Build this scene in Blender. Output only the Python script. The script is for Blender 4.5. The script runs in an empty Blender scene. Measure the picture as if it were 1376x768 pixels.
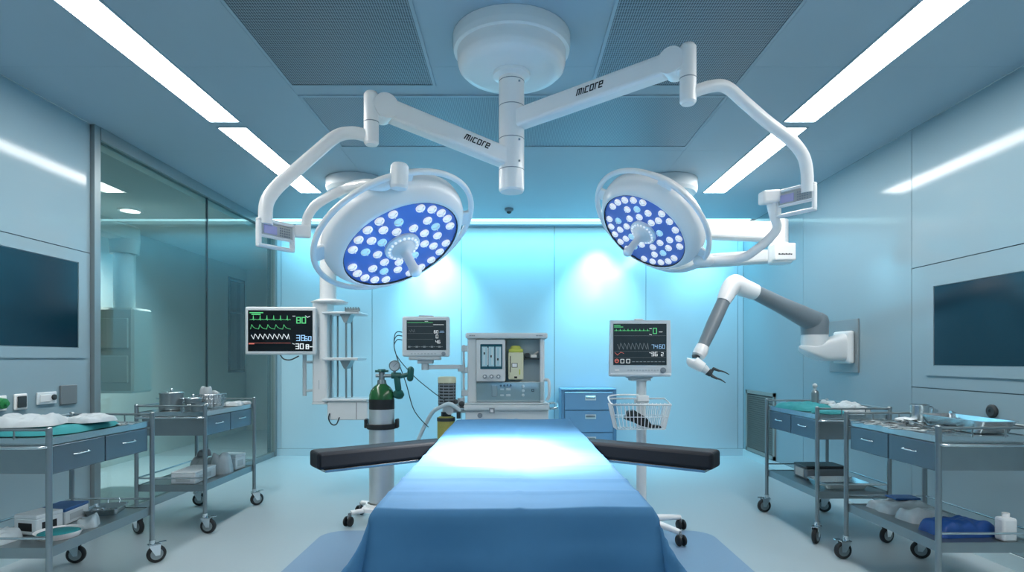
import bpy, bmesh, math, random
from mathutils import Vector, Matrix, noise
random.seed(7)
SC = bpy.context.scene
COL = SC.collection
PI = math.pi
V = Vector
F, CX, CY, EYE = 780.0, 690.0, 482.0, 1.22      # focal length in px, vanishing point, eye height


def at(px, py, y):
    """world point at distance y along the room, seen at px,py of the 1376x768 frame"""
    return V(((px - CX) * y / F, y, EYE + (CY - py) * y / F))


# ------------------------------------------------------------------ materials
def mat(name, col, rough=0.5, metal=0.0, emit=None, es=0.0, coat=0.0, var=0.04, scale=9.0, bump=0.0, spec=0.5, trans=0.0):
    m = bpy.data.materials.new(name)
    m.use_nodes = True
    nt = m.node_tree
    b = nt.nodes['Principled BSDF']
    c = (*col, 1)
    b.inputs['Base Color'].default_value = c
    b.inputs['Roughness'].default_value = rough
    b.inputs['Metallic'].default_value = metal
    b.inputs['Coat Weight'].default_value = coat
    b.inputs['Specular IOR Level'].default_value = spec
    b.inputs['Transmission Weight'].default_value = trans
    if emit:
        b.inputs['Emission Color'].default_value = (*emit, 1)
        b.inputs['Emission Strength'].default_value = es
    if var or bump:
        tc = nt.nodes.new('ShaderNodeTexCoord')
        n = nt.nodes.new('ShaderNodeTexNoise')
        n.inputs['Scale'].default_value = scale
        n.inputs['Detail'].default_value = 3
        nt.links.new(tc.outputs['Object'], n.inputs['Vector'])
        if var:
            mx = nt.nodes.new('ShaderNodeMix')
            mx.data_type = 'RGBA'
            mx.inputs[6].default_value = tuple(max(0, v * (1 - var)) for v in col) + (1,)
            mx.inputs[7].default_value = tuple(min(1, v * (1 + var)) for v in col) + (1,)
            nt.links.new(n.outputs['Fac'], mx.inputs[0])
            nt.links.new(mx.outputs[2], b.inputs['Base Color'])
        if bump:
            bp = nt.nodes.new('ShaderNodeBump')
            bp.inputs['Strength'].default_value = bump
            bp.inputs['Distance'].default_value = 0.01
            nt.links.new(n.outputs['Fac'], bp.inputs['Height'])
            nt.links.new(bp.outputs['Normal'], b.inputs['Normal'])
    return m


def glass_mat(name, tint, refl=0.08, rough=0.0, power=5.0):
    m = bpy.data.materials.new(name)
    m.use_nodes = True
    nt = m.node_tree
    nt.nodes.remove(nt.nodes['Principled BSDF'])
    out = nt.nodes['Material Output']
    t = nt.nodes.new('ShaderNodeBsdfTransparent')
    t.inputs['Color'].default_value = (*tint, 1)
    g = nt.nodes.new('ShaderNodeBsdfGlossy')
    g.inputs['Roughness'].default_value = rough
    g.inputs['Color'].default_value = (0.9, 0.97, 1, 1)
    fr = nt.nodes.new('ShaderNodeLayerWeight')         # Schlick reflectance, the same on both faces of the pane
    fr.inputs['Blend'].default_value = 0.5
    pw = nt.nodes.new('ShaderNodeMath')
    pw.operation = 'POWER'
    pw.inputs[1].default_value = power
    nt.links.new(fr.outputs['Facing'], pw.inputs[0])
    ad = nt.nodes.new('ShaderNodeMath')
    ad.operation = 'MULTIPLY_ADD'
    ad.use_clamp = True
    ad.inputs[1].default_value = 1 - refl
    ad.inputs[2].default_value = refl
    mx = nt.nodes.new('ShaderNodeMixShader')
    nt.links.new(pw.outputs[0], ad.inputs[0])
    nt.links.new(ad.outputs[0], mx.inputs[0])
    nt.links.new(t.outputs[0], mx.inputs[1])
    nt.links.new(g.outputs[0], mx.inputs[2])
    nt.links.new(mx.outputs[0], out.inputs['Surface'])
    return m


def perforated_mat(name, sheet, hole, pitch=0.012, radius=0.36):
    m = mat(name, sheet, rough=0.45, metal=0.3, var=0)
    nt = m.node_tree
    b = nt.nodes['Principled BSDF']
    tc = nt.nodes.new('ShaderNodeTexCoord')
    mp = nt.nodes.new('ShaderNodeMapping')
    mp.inputs['Scale'].default_value = (1 / pitch, 1 / pitch, 0)
    fr = nt.nodes.new('ShaderNodeVectorMath')
    fr.operation = 'FRACTION'
    sb = nt.nodes.new('ShaderNodeVectorMath')
    sb.operation = 'SUBTRACT'
    sb.inputs[1].default_value = (0.5, 0.5, 0)
    ln = nt.nodes.new('ShaderNodeVectorMath')
    ln.operation = 'LENGTH'
    lt = nt.nodes.new('ShaderNodeMath')
    lt.operation = 'LESS_THAN'
    lt.inputs[1].default_value = radius
    mx = nt.nodes.new('ShaderNodeMix')
    mx.data_type = 'RGBA'
    mx.inputs[6].default_value = (*sheet, 1)
    mx.inputs[7].default_value = (*hole, 1)
    L = nt.links.new
    L(tc.outputs['Object'], mp.inputs[0]); L(mp.outputs[0], fr.inputs[0]); L(fr.outputs[0], sb.inputs[0])
    L(sb.outputs[0], ln.inputs[0]); L(ln.outputs['Value'], lt.inputs[0]); L(lt.outputs[0], mx.inputs[0])
    L(mx.outputs[2], b.inputs['Base Color'])
    return m


M = {}
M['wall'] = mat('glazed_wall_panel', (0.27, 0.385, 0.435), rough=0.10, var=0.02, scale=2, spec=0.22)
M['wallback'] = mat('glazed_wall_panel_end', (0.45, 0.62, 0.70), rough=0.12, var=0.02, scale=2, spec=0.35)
M['seam'] = mat('dark_seam', (0.05, 0.10, 0.12), rough=0.7)
M['ceil'] = mat('ceiling_panel', (0.38, 0.49, 0.56), rough=0.55, var=0.02, scale=1.5)
M['floor'] = mat('vinyl_floor', (0.385, 0.47, 0.505), rough=0.30, var=0.03, scale=60)
M['mat'] = mat('pale_blue_vinyl', (0.21, 0.32, 0.46), rough=0.4, var=0.03, scale=40)
M['cove'] = mat('cove_trim', (0.55, 0.70, 0.74), rough=0.45)
M['alu'] = mat('brushed_aluminium', (0.26, 0.31, 0.32), rough=0.42, metal=0.5)
M['steel'] = mat('stainless_steel', (0.60, 0.66, 0.68), rough=0.24, metal=1.0, var=0.06, scale=14)
M['steeld'] = mat('worn_stainless_steel', (0.30, 0.35, 0.365), rough=0.36, metal=0.9, var=0.08, scale=10)
M['instr'] = mat('dark_instrument_steel', (0.10, 0.115, 0.12), rough=0.28, metal=0.9, var=0.1, scale=30)
M['brushed'] = mat('brushed_cylinder_steel', (0.72, 0.75, 0.76), rough=0.42, metal=0.85, var=0.05, scale=12)
M['chrome'] = mat('polished_chrome', (0.80, 0.84, 0.86), rough=0.10, metal=1.0, var=0.02)
M['white'] = mat('white_enamel', (0.95, 0.94, 0.93), rough=0.28, var=0.015, coat=0.2)
M['offwhite'] = mat('off_white_plastic', (0.74, 0.77, 0.78), rough=0.4, var=0.02)
M['greypl'] = mat('pale_grey_plastic', (0.48, 0.54, 0.57), rough=0.42)
M['lightgrey'] = mat('light_grey_paint', (0.66, 0.71, 0.735), rough=0.4)
M['midgrey'] = mat('mid_grey_plastic', (0.24, 0.28, 0.31), rough=0.45)
M['armgrey'] = mat('grey_arm_cover', (0.20, 0.235, 0.26), rough=0.38)
M['dark'] = mat('charcoal_plastic', (0.035, 0.045, 0.05), rough=0.45)
M['black'] = mat('black_rubber', (0.012, 0.014, 0.016), rough=0.5)
M['leather'] = mat('black_vinyl_pad', (0.012, 0.015, 0.02), rough=0.55, bump=0.05, scale=90, spec=0.2)
M['drape'] = mat('blue_surgical_drape', (0.06, 0.205, 0.39), rough=0.85, var=0.05, scale=25, bump=0.04)
M['green'] = mat('green_surgical_cloth', (0.02, 0.23, 0.25), rough=0.85, var=0.12, scale=18, bump=0.2)
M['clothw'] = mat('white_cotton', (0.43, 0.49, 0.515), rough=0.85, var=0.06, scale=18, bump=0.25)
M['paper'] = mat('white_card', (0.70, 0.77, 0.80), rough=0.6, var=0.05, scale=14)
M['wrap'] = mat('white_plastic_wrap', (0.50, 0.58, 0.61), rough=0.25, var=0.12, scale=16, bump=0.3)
M['bluebox'] = mat('blue_card', (0.02, 0.10, 0.30), rough=0.45, var=0.06)
M['bluewrap'] = mat('blue_sterile_wrap', (0.01, 0.065, 0.26), rough=0.5, var=0.15, scale=18, bump=0.25)
M['drawerblue'] = mat('steel_blue_drawer_front', (0.15, 0.205, 0.245), rough=0.26, metal=0.55, var=0.05)
M['cabblue'] = mat('steel_blue_enamel', (0.18, 0.34, 0.52), rough=0.35, var=0.03)
M['cabdark'] = mat('steel_blue_frame', (0.12, 0.25, 0.40), rough=0.4)
M['screen'] = mat('dark_wall_screen', (0.003, 0.024, 0.042), rough=0.16, var=0, spec=0.35)
M['crt'] = mat('black_monitor_screen', (0.012, 0.018, 0.022), rough=0.2, var=0, emit=(0.10, 0.16, 0.2), es=0.06)
M['crtd'] = mat('near_black_monitor_screen', (0.006, 0.009, 0.012), rough=0.2, var=0, spec=0.3)
def lit(n, c, s): return mat(n, (0.02, 0.02, 0.02), rough=0.5, var=0, emit=c, es=s)
M['tg'] = lit('green_trace', (0.15, 1.0, 0.35), 0.5)
M['tw'] = lit('white_trace', (0.85, 0.95, 1.0), 0.7)
M['tb'] = lit('blue_digits', (0.35, 0.65, 1.0), 0.8)
M['tr'] = lit('red_trace', (1.0, 0.25, 0.2), 0.45)
M['td'] = lit('dim_trace', (0.25, 0.33, 0.38), 0.35)
M['strip'] = lit('lit_ceiling_diffuser', (1.0, 0.985, 0.96), 17.0)
M['slot'] = lit('lit_cove_strip', (0.50, 0.92, 1.0), 4.0)
M['down'] = lit('lit_downlight', (0.9, 0.97, 1.0), 3.5)
M['ledw'] = mat('lit_lens_white', (0.7, 0.75, 0.8), rough=0.15, var=0, emit=(1.0, 0.99, 0.97), es=0.36)
M['ledc'] = mat('lit_lens_cool', (0.5, 0.75, 0.8), rough=0.15, var=0, emit=(0.42, 0.80, 1.0), es=0.30)
M['face'] = mat('blue_lamp_face', (0.12, 0.22, 0.62), rough=0.25, var=0.04, coat=0.4)
M['handle'] = mat('white_sterile_handle', (0.8, 0.85, 0.88), rough=0.4, var=0)
M['keypad'] = mat('grey_keypad', (0.40, 0.42, 0.42), rough=0.5)
M['lcd'] = mat('violet_display', (0.20, 0.22, 0.42), rough=0.3, var=0, emit=(0.3, 0.33, 0.6), es=0.15)
M['glass'] = glass_mat('tinted_partition_glass', (0.80, 0.86, 0.84), refl=0.035)
M['clear'] = glass_mat('clear_acrylic', (0.90, 0.95, 0.96), refl=0.05, rough=0.05)
M['corr'] = mat('corridor_paint', (0.55, 0.62, 0.60), rough=0.6)
M['grilleA'] = perforated_mat('perforated_sheet', (0.30, 0.36, 0.41), (0.025, 0.04, 0.055))
M['grilleB'] = perforated_mat('perforated_sheet_fine', (0.29, 0.37, 0.42), (0.13, 0.18, 0.22), pitch=0.012)
M['ventframe'] = mat('bronze_frame', (0.30, 0.32, 0.30), rough=0.5, metal=0.3)
M['plateg'] = mat('satin_grey_plate', (0.26, 0.31, 0.33), rough=0.45, metal=0.2)
M['recess'] = mat('blue_grey_recess', (0.45, 0.55, 0.60), rough=0.5)
M['vent'] = mat('dark_bronze_louvre', (0.20, 0.21, 0.20), rough=0.5, metal=0.4)
M['o2green'] = mat('green_cylinder_shoulder', (0.015, 0.11, 0.03), rough=0.25, coat=0.3)
M['regul'] = mat('green_regulator', (0.01, 0.10, 0.085), rough=0.4)
M['yellow'] = mat('yellow_plastic', (0.62, 0.66, 0.12), rough=0.45)
M['amber'] = mat('amber_granules', (0.40, 0.38, 0.10), rough=0.6, var=0.2, scale=80)
M['cream'] = mat('cream_plastic', (0.72, 0.72, 0.52), rough=0.5)
M['tubew'] = mat('milky_hose', (0.62, 0.72, 0.76), rough=0.35)
M['ink'] = mat('black_ink', (0.01, 0.012, 0.014), rough=0.6, var=0)
M['plate'] = mat('grey_cover_plate', (0.16, 0.19, 0.205), rough=0.5)
M['socketgreen'] = mat('green_socket', (0.02, 0.22, 0.06), rough=0.45)
M['pinkish'] = mat('pale_label', (0.65, 0.62, 0.60), rough=0.6)


# ------------------------------------------------------------------ mesh builder
class MB:
    def __init__(s):
        s.v, s.f, s.mi, s.sm = [], [], [], []
        s.m = 0

    def add(s, vs, fs, smooth=False):
        b = len(s.v)
        s.v += [V(p) for p in vs]
        for f in fs:
            s.f.append([b + i for i in f]); s.mi.append(s.m); s.sm.append(smooth)
        return s

    def box(s, x0, x1, y0, y1, z0, z1, bev=0.0, T=None, seg=1):
        x0, x1 = min(x0, x1), max(x0, x1); y0, y1 = min(y0, y1), max(y0, y1); z0, z1 = min(z0, z1), max(z0, z1)
        vs = [V((x, y, z)) for x in (x0, x1) for y in (y0, y1) for z in (z0, z1)]
        fs = [(0, 1, 3, 2), (4, 6, 7, 5), (0, 4, 5, 1), (2, 3, 7, 6), (0, 2, 6, 4), (1, 5, 7, 3)]
        if bev > 0:
            bm = bmesh.new()
            bv = [bm.verts.new(p) for p in vs]
            for f in fs: bm.faces.new([bv[i] for i in f])
            bmesh.ops.bevel(bm, geom=bm.edges[:], offset=min(bev, 0.49 * min(x1 - x0, y1 - y0, z1 - z0)), segments=seg, affect='EDGES', profile=0.5)
            bm.verts.index_update()
            vs = [v.co.copy() for v in bm.verts]
            fs = [[v.index for v in f.verts] for f in bm.faces]
            bm.free()
        if T is not None: vs = [T @ p for p in vs]
        return s.add(vs, fs, False)

    def obox(s, c, u, v, w, bev=0.0, seg=1):
        """box centred at c with half-extent vectors u,v,w"""
        c, u, v, w = V(c), V(u), V(v), V(w)
        T = Matrix(((u.x, v.x, w.x, c.x), (u.y, v.y, w.y, c.y), (u.z, v.z, w.z, c.z), (0, 0, 0, 1)))
        lu, lv, lw = u.length, v.length, w.length
        R = Matrix(((u.x / lu, v.x / lv, w.x / lw, c.x), (u.y / lu, v.y / lv, w.y / lw, c.y), (u.z / lu, v.z / lv, w.z / lw, c.z), (0, 0, 0, 1)))
        return s.box(-lu, lu, -lv, lv, -lw, lw, bev, R, seg)

    def lathe(s, prof, o=(0, 0, 0), ax=(0, 0, 1), n=24, sharp=True):
        """prof: list of (r, h) along the axis; flat faces between steps are split so edges stay crisp"""
        o, ax = V(o), V(ax).normalized()
        a = ax.orthogonal().normalized(); b = ax.cross(a)
        def ring(r, h): return [o + ax * h + (a * math.cos(2 * PI * i / n) + b * math.sin(2 * PI * i / n)) * r for i in range(n)]
        for i in range(len(prof) - 1):
            (r0, h0), (r1, h1) = prof[i], prof[i + 1]
            if r0 < 1e-6 and r1 < 1e-6: continue
            if r0 < 1e-6:
                s.add([o + ax * h0] + ring(r1, h1), [(0, 1 + j, 1 + (j + 1) % n) for j in range(n)], not sharp)
            elif r1 < 1e-6:
                s.add(ring(r0, h0) + [o + ax * h1], [(j, n, (j + 1) % n) for j in range(n)], not sharp)
            else:
                s.add(ring(r0, h0) + ring(r1, h1), [(j, (j + 1) % n, n + (j + 1) % n, n + j) for j in range(n)], True)
        return s

    def slathe(s, prof, o=(0, 0, 0), ax=(0, 0, 1), n=24):
        """smooth lathe: one welded surface"""
        o, ax = V(o), V(ax).normalized()
        a = ax.orthogonal().normalized(); b = ax.cross(a)
        vs, fs, rows = [], [], []
        for r, h in prof:
            if r < 1e-6:
                rows.append([len(vs)] * n); vs.append(o + ax * h)
            else:
                rows.append([len(vs) + i for i in range(n)])
                vs += [o + ax * h + (a * math.cos(2 * PI * i / n) + b * math.sin(2 * PI * i / n)) * r for i in range(n)]
        for p, q in zip(rows, rows[1:]):
            for j in range(n):
                f = [p[j], p[(j + 1) % n], q[(j + 1) % n], q[j]]
                g = [x for k, x in enumerate(f) if x not in f[:k]]
                if len(g) > 2: fs.append(g)
        return s.add(vs, fs, True)

    def cyl(s, p0, p1, r, r1=None, n=16):
        p0, p1 = V(p0), V(p1)
        d = p1 - p0
        r1 = r if r1 is None else r1
        return s.lathe([(0, 0), (r, 0), (r1, d.length), (0, d.length)], p0, d, n)

    def capsule(s, p0, p1, r, r1=None, n=16):
        p0, p1 = V(p0), V(p1)
        d = (p1 - p0).length
        r1 = r if r1 is None else r1
        pr = [(r * math.cos(t), -r * math.sin(t)) for t in [PI / 2 * k / 4 for k in range(4, -1, -1)]]
        pr += [(r1 * math.cos(t), d + r1 * math.sin(t)) for t in [PI / 2 * k / 4 for k in range(0, 5)]]
        pr[0] = (0, -r); pr[-1] = (0, d + r1)
        return s.slathe(pr, p0, p1 - p0, n)

    def sphere(s, c, r, n=16, sc=(1, 1, 1)):
        b = len(s.v)
        s.slathe([(0 if k in (0, 8) else r * math.sin(PI * k / 8), -r * math.cos(PI * k / 8)) for k in range(9)], (0, 0, 0), (0, 0, 1), n)
        for i in range(b, len(s.v)):
            p = s.v[i]; s.v[i] = V((p.x * sc[0], p.y * sc[1], p.z * sc[2])) + V(c)
        return s

    def tube(s, pts, r, n=10, k=6, closed=False, rad=None, flat=None):
        """swept round tube through pts (Catmull-Rom smoothed with k steps; k=1 keeps the polyline)"""
        P = [V(p) for p in pts]
        m = len(P)
        path, rr = [], []
        segs = m if closed else m - 1
        for i in range(segs):
            if closed: p0, p1, p2, p3 = P[(i - 1) % m], P[i], P[(i + 1) % m], P[(i + 2) % m]
            else: p0, p1, p2, p3 = P[max(i - 1, 0)], P[i], P[i + 1], P[min(i + 2, m - 1)]
            for q in range(k):
                t = q / k
                path.append(0.5 * ((2 * p1) + (p2 - p0) * t + (2 * p0 - 5 * p1 + 4 * p2 - p3) * t * t + (3 * p1 - p0 - 3 * p2 + p3) * t ** 3))
                rr.append(r if rad is None else rad[i] + (rad[(i + 1) % m] - rad[i]) * t)
        if not closed: path.append(P[-1]); rr.append(r if rad is None else rad[-1])
        L = len(path)
        tang = []
        for i in range(L):
            a = path[(i - 1) % L] if closed or i else path[0]
            b = path[(i + 1) % L] if closed or i < L - 1 else path[-1]
            tang.append((b - a).normalized() if (b - a).length > 1e-9 else V((0, 0, 1)))
        u = tang[0].orthogonal().normalized()
        vs = []
        for i in range(L):
            u = (u - tang[i] * u.dot(tang[i]))
            u = u.normalized() if u.length > 1e-6 else tang[i].orthogonal().normalized()
            w = tang[i].cross(u)
            vs += [path[i] + (u * math.cos(2 * PI * j / n) + w * math.sin(2 * PI * j / n)) * rr[i] for j in range(n)]
        fs = []
        for i in range(L if closed else L - 1):
            o0, o1 = i * n, ((i + 1) % L) * n
            fs += [(o0 + j, o0 + (j + 1) % n, o1 + (j + 1) % n, o1 + j) for j in range(n)]
        s.add(vs, fs, True)
        if not closed:
            s.add(vs[:n], [list(range(n))[::-1]]); s.add(vs[-n:], [list(range(n))])
        return s

    def prism(s, poly, o, u, v, w, smooth=False):
        """2-D polygon in axes u,v extruded along vector w"""
        o, u, v, w = V(o), V(u), V(v), V(w)
        n = len(poly)
        A = [o + u * x + v * y for x, y in poly]
        B = [p + w for p in A]
        s.add(A, [list(range(n))[::-1]]); s.add(B, [list(range(n))])
        return s.add(A + B, [(i, (i + 1) % n, n + (i + 1) % n, n + i) for i in range(n)], smooth)

    def grid(s, rows, smooth=True, close=False):
        n = len(rows[0]); vs = [p for r in rows for p in r]
        fs = [(i * n + j, i * n + j + 1, (i + 1) * n + j + 1, (i + 1) * n + j) for i in range(len(rows) - 1) for j in range(n - 1)]
        return s.add(vs, fs, smooth)

    def strokes(s, lines, o, u, v, nrm, th, depth=0.0015):
        """polylines in (u,v) drawn as thin raised bars on a face"""
        o, u, v, nrm = V(o), V(u), V(v), V(nrm).normalized()
        for ln in lines:
            for (a, b), (c, d) in zip(ln, ln[1:]):
                p, q = o + u * a + v * b, o + u * c + v * d
                e = q - p
                if e.length < 1e-6: continue
                w = nrm.cross(e.normalized())
                e2 = e.normalized() * th * 0.35
                s.obox((p + q) / 2 + nrm * depth / 2, (q - p) / 2 + e2, w * th / 2, nrm * depth / 2)
        return s

    def build(s, name, mats, parent=None):
        me = bpy.data.meshes.new(name)
        off = V(parent['_o']) if parent is not None and '_o' in parent else V((0, 0, 0))
        me.from_pydata([tuple(p - off) for p in s.v], [], s.f)
        for m in (mats if isinstance(mats, (list, tuple)) else [mats]): me.materials.append(m)
        me.polygons.foreach_set('material_index', s.mi)
        me.polygons.foreach_set('use_smooth', s.sm)
        bm = bmesh.new(); bm.from_mesh(me)
        bmesh.ops.recalc_face_normals(bm, faces=bm.faces[:])
        bm.to_mesh(me); bm.free()
        me.update()
        o = bpy.data.objects.new(name, me)
        COL.objects.link(o)
        if parent is not None:
            o.parent = parent
            o['_o'] = list(off)
        return o


def thing(name, label, cat, loc=(0, 0, 0), group=None, kind=None):
    o = bpy.data.objects.new(name, None)
    o.empty_display_size = 0.1
    COL.objects.link(o)
    o.location = loc
    o['_o'] = list(loc)
    return tag(o, label, cat, group, kind)


def tag(o, label=None, cat=None, group=None, kind=None):
    if label: o['label'] = label
    if cat: o['category'] = cat
    if group: o['group'] = group
    if kind: o['kind'] = kind
    return o


def struct(name, mb, mats, label=None, parent=None):
    o = mb.build(name, mats, parent)
    if parent is None:
        o['kind'] = 'structure'
        if label: o['label'] = label
    return o


def copy_tree(o, parent=None):
    c = o.copy(); COL.objects.link(c)
    c.parent = parent
    for ch in list(o.children): copy_tree(ch, c)
    return c


def solo(name, mb, mats, label, cat, group=None):
    """a one-mesh thing: its origin goes to the middle of its footprint"""
    xs = [p.x for p in mb.v]; ys = [p.y for p in mb.v]; zs = [p.z for p in mb.v]
    c = V(((min(xs) + max(xs)) / 2, (min(ys) + max(ys)) / 2, min(zs)))
    mb.v = [p - c for p in mb.v]
    o = mb.build(name, mats)
    o.location = c
    return tag(o, label, cat, group)


SEG = {'0': 'abcdef', '1': 'bc', '2': 'abged', '3': 'abgcd', '4': 'fgbc', '5': 'afgcd', '6': 'afgedc', '7': 'abc', '8': 'abcdefg', '9': 'abcdfg', '-': 'g'}
SEGL = {'a': ((0, 1), (.6, 1)), 'b': ((.6, 1), (.6, .5)), 'c': ((.6, .5), (.6, 0)), 'd': ((0, 0), (.6, 0)), 'e': ((0, 0), (0, .5)), 'f': ((0, .5), (0, 1)), 'g': ((0, .5), (.6, .5))}


def digits(txt, x, y, h):
    out = []
    for ch in txt:
        for k in SEG.get(ch, ''):
            (a, b), (c, d) = SEGL[k]
            out.append([(x + a * h, y + b * h), (x + c * h, y + d * h)])
        x += h * 0.9
    return out


# squared lower-case lettering used on the lamp arms: m i c a r e
LETTERS = [
    [[(-.1, 0), (0, 1), (.42, 1), (.38, 0)], [(.42, 1), (.80, 1), (.80, 0)]],
    [[(1.24, 0), (1.24, .9)]],
    [[(2.27, 1), (1.66, 1), (1.62, 0), (2.24, 0)]],
    [[(2.66, 0), (2.66, 1), (3.28, 1), (3.28, 0), (2.66, 0)]],
    [[(3.70, 0), (3.70, 1), (4.14, 1)]],
    [[(5.10, 0), (4.48, 0), (4.48, 1), (5.10, 1), (5.10, .5), (4.48, .5)]],
]


def lettering(mb, o, u, v, nrm, h, shear=0.30, th=0.2):
    """o: left end of the base line, h: letter height"""
    lines = [[((x + shear * y) * h * 1.0, y * h) for x, y in ln] for g in LETTERS for ln in g]
    mb.strokes(lines, o, u, v, nrm, th * h)


def pad(w, d, h, seed, nx=30, ny=26, rough=0.25, sq=4.0, freq=9.0, flat_bottom=True):
    """a soft folded bundle: closed lump with a flat base, centred on 0,0, base at z=0"""
    mb = MB()
    rows = []
    for i in range(nx + 1):
        row = []
        for j in range(ny + 1):
            a, b = -1 + 2 * i / nx, -1 + 2 * j / ny
            # map the square towards a super-ellipse outline
            k = (abs(a) ** sq + abs(b) ** sq) ** (1 / sq)
            mx = max(abs(a), abs(b))
            f = mx / k if k > 1e-6 else 1
            x, y = a * f * w / 2, b * f * d / 2
            z = h * max(0.0, 1 - mx ** 9)
            nz = noise.noise(V((x * freq, y * freq, seed * 3.7)))
            nz2 = noise.noise(V((x * freq * 2.7, y * freq * 2.7, seed * 1.9 + 8)))
            nz3 = abs(noise.noise(V((x * freq * 1.8 + 3, y * freq * 1.3, seed * 2.3))))
            z = z * (1 + rough * nz * 1.3 + rough * nz2 * 0.6 + rough * (0.35 - nz3 * 1.8))
            ex = 1 + 0.10 * noise.noise(V((a * 1.7, b * 1.7, seed + 5.0)))
            row.append(V((x * ex, y * ex, max(z, 0.0) + (0.0 if mx > 0.999 else 0.002))))
        rows.append(row)
    mb.grid(rows)
    edge = rows[0] + [r[-1] for r in rows[1:]] + rows[-1][-2::-1] + [r[0] for r in rows[-2:0:-1]]
    c = V((0, 0, 0))
    n = len(edge)
    mb.add([V((p.x, p.y, 0)) for p in edge] + [c], [(n, i, (i + 1) % n) for i in range(n)])
    return mb


def place(mb, x, y, z, rz=0.0):
    R = Matrix.Rotation(rz, 4, 'Z')
    mb.v = [R @ p + V((x, y, z)) for p in mb.v]
    return mb
# ================================================================== the room
XL, XR, YB, YF, H = -3.01, 2.90, 7.32, -1.5, 2.89
GLY0, GLY1 = 4.18, YB            # the glazed part of the left wall

b = MB()
b.box(-4.7, XR + .12, YF - .1, 10.1, -0.1, 0.0)
struct('floor', b, M['floor'], 'pale grey vinyl floor with a soft sheen')

b = MB()                          # ceiling: panels with hairline joints, a slot left open along the end wall
xs = [XL, -1.37, 1.37, XR]
ys = [YF, 1.4, 3.32, 4.66, 6.93]
for xa, xb in zip(xs, xs[1:]):
    for ya, yb in zip(ys, ys[1:]):
        b.box(xa + .0008, xb - .0008, ya + .0008, yb - .0008, H, H + .03)
b.box(XL, XR, 7.2, YB, H, H + .03)
b.m = 1
b.box(XL - .1, XR + .12, YF - .1, YB + .1, H + .12, H + .2)
for x in xs[1:-1]: b.box(x - .01, x + .01, YF, 6.92, H + .004, H + .02)
for y in ys[1:-1]: b.box(XL, XR, y - .01, y + .01, H + .004, H + .02)
b.box(XL, XR, 6.90, 6.93, H + .03, H + .12); b.box(XL, XR, 7.2, 7.23, H + .03, H + .12)
struct('ceiling', b, [M['ceil'], M['seam']], 'pale blue grey panelled ceiling')


def panels(b, axis, at0, thick, spans, gap=.003):
    """glazed panels: spans of (a0,a1,z0,z1) on a wall plane; axis 'x' wall plane x=at0, 'y' wall plane y=at0"""
    for a0, a1, z0, z1 in spans:
        if axis == 'x': b.box(at0, at0 + thick, a0 + gap, a1 - gap, z0 + gap, z1 - gap)
        else: b.box(a0 + gap, a1 - gap, at0, at0 + thick, z0 + gap, z1 - gap)


b = MB()
panels(b, 'x', XL, -.02, [(YF, 1.9, 0.09, 1.97), (YF, 1.9, 1.97, H), (1.9, 4.13, .09, 1.97), (1.9, 4.13, 1.97, H)])
b.m = 1
b.box(XL - .012, XL - .1, YF, 4.13, 0, H)
struct('wall_left', b, [M['wall'], M['seam']], 'pale blue glossy panelled wall on the left')

b = MB()
panels(b, 'x', XR, .02, [(YF, 1.6, .09, 1.017), (YF, 1.6, 1.017, 1.876), (YF, 1.6, 1.876, H), (1.6, 4.228, .09, 1.017), (1.6, 4.228, 1.017, 1.876), (1.6, 4.228, 1.876, H),
                         (4.228, 5.81, .09, H), (5.81, YB, .09, H)])
b.m = 1
b.box(XR + .012, XR + .1, YF, YB, 0, H)
struct('wall_right', b, [M['wall'], M['seam']], 'pale blue glossy panelled wall on the right')

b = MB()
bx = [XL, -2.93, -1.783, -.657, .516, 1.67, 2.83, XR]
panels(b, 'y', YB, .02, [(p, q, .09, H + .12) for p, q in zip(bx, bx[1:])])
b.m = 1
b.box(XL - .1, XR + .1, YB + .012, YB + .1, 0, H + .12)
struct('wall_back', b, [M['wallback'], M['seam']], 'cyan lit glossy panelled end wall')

b = MB()
b.box(-4.7, XR + .1, YF - .1, YF, 0, H + .1)
struct('wall_front', b, M['wall'], 'pale panelled wall behind the viewpoint')

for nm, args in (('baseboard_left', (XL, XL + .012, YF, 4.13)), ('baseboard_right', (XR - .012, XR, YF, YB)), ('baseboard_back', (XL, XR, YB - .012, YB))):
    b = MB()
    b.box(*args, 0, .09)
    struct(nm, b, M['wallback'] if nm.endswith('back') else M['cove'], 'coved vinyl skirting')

# light slot along the end wall
b = MB()
b.box(XL, XR, 6.935, 7.195, H + .035, H + .045)
o = struct('trim_1', b, M['slot'], 'lit cyan cove slot in the ceiling along the end wall')

# glazed partition with its frame
w = thing('window_1', 'floor to ceiling tinted glass partition in the left wall', None, (XL, GLY0, 0), kind='structure')
b = MB()
b.box(XL - .03, XL + .03, 4.13, 4.19, 0, H)
b.box(XL - .03, XL + .03, 7.27, YB, 0, H)
b.box(XL - .03, XL + .035, 4.19, YB, H - .09, H)
b.box(XL - .03, XL + .02, 4.19, YB, 0, .06)
b.build('window_frame', M['alu'], w)
for ya, yb in ((4.19, 5.69), (5.705, 7.27)):
    b = MB()
    b.box(XL - .006, XL + .006, ya, yb, .06, H - .09)
    b.build('pane', M['glass'], w)
b = MB()
b.box(XL - .008, XL + .008, 5.69, 5.705, .06, H - .09)
b.build('glazing_joint', M['dark'], w)

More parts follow.
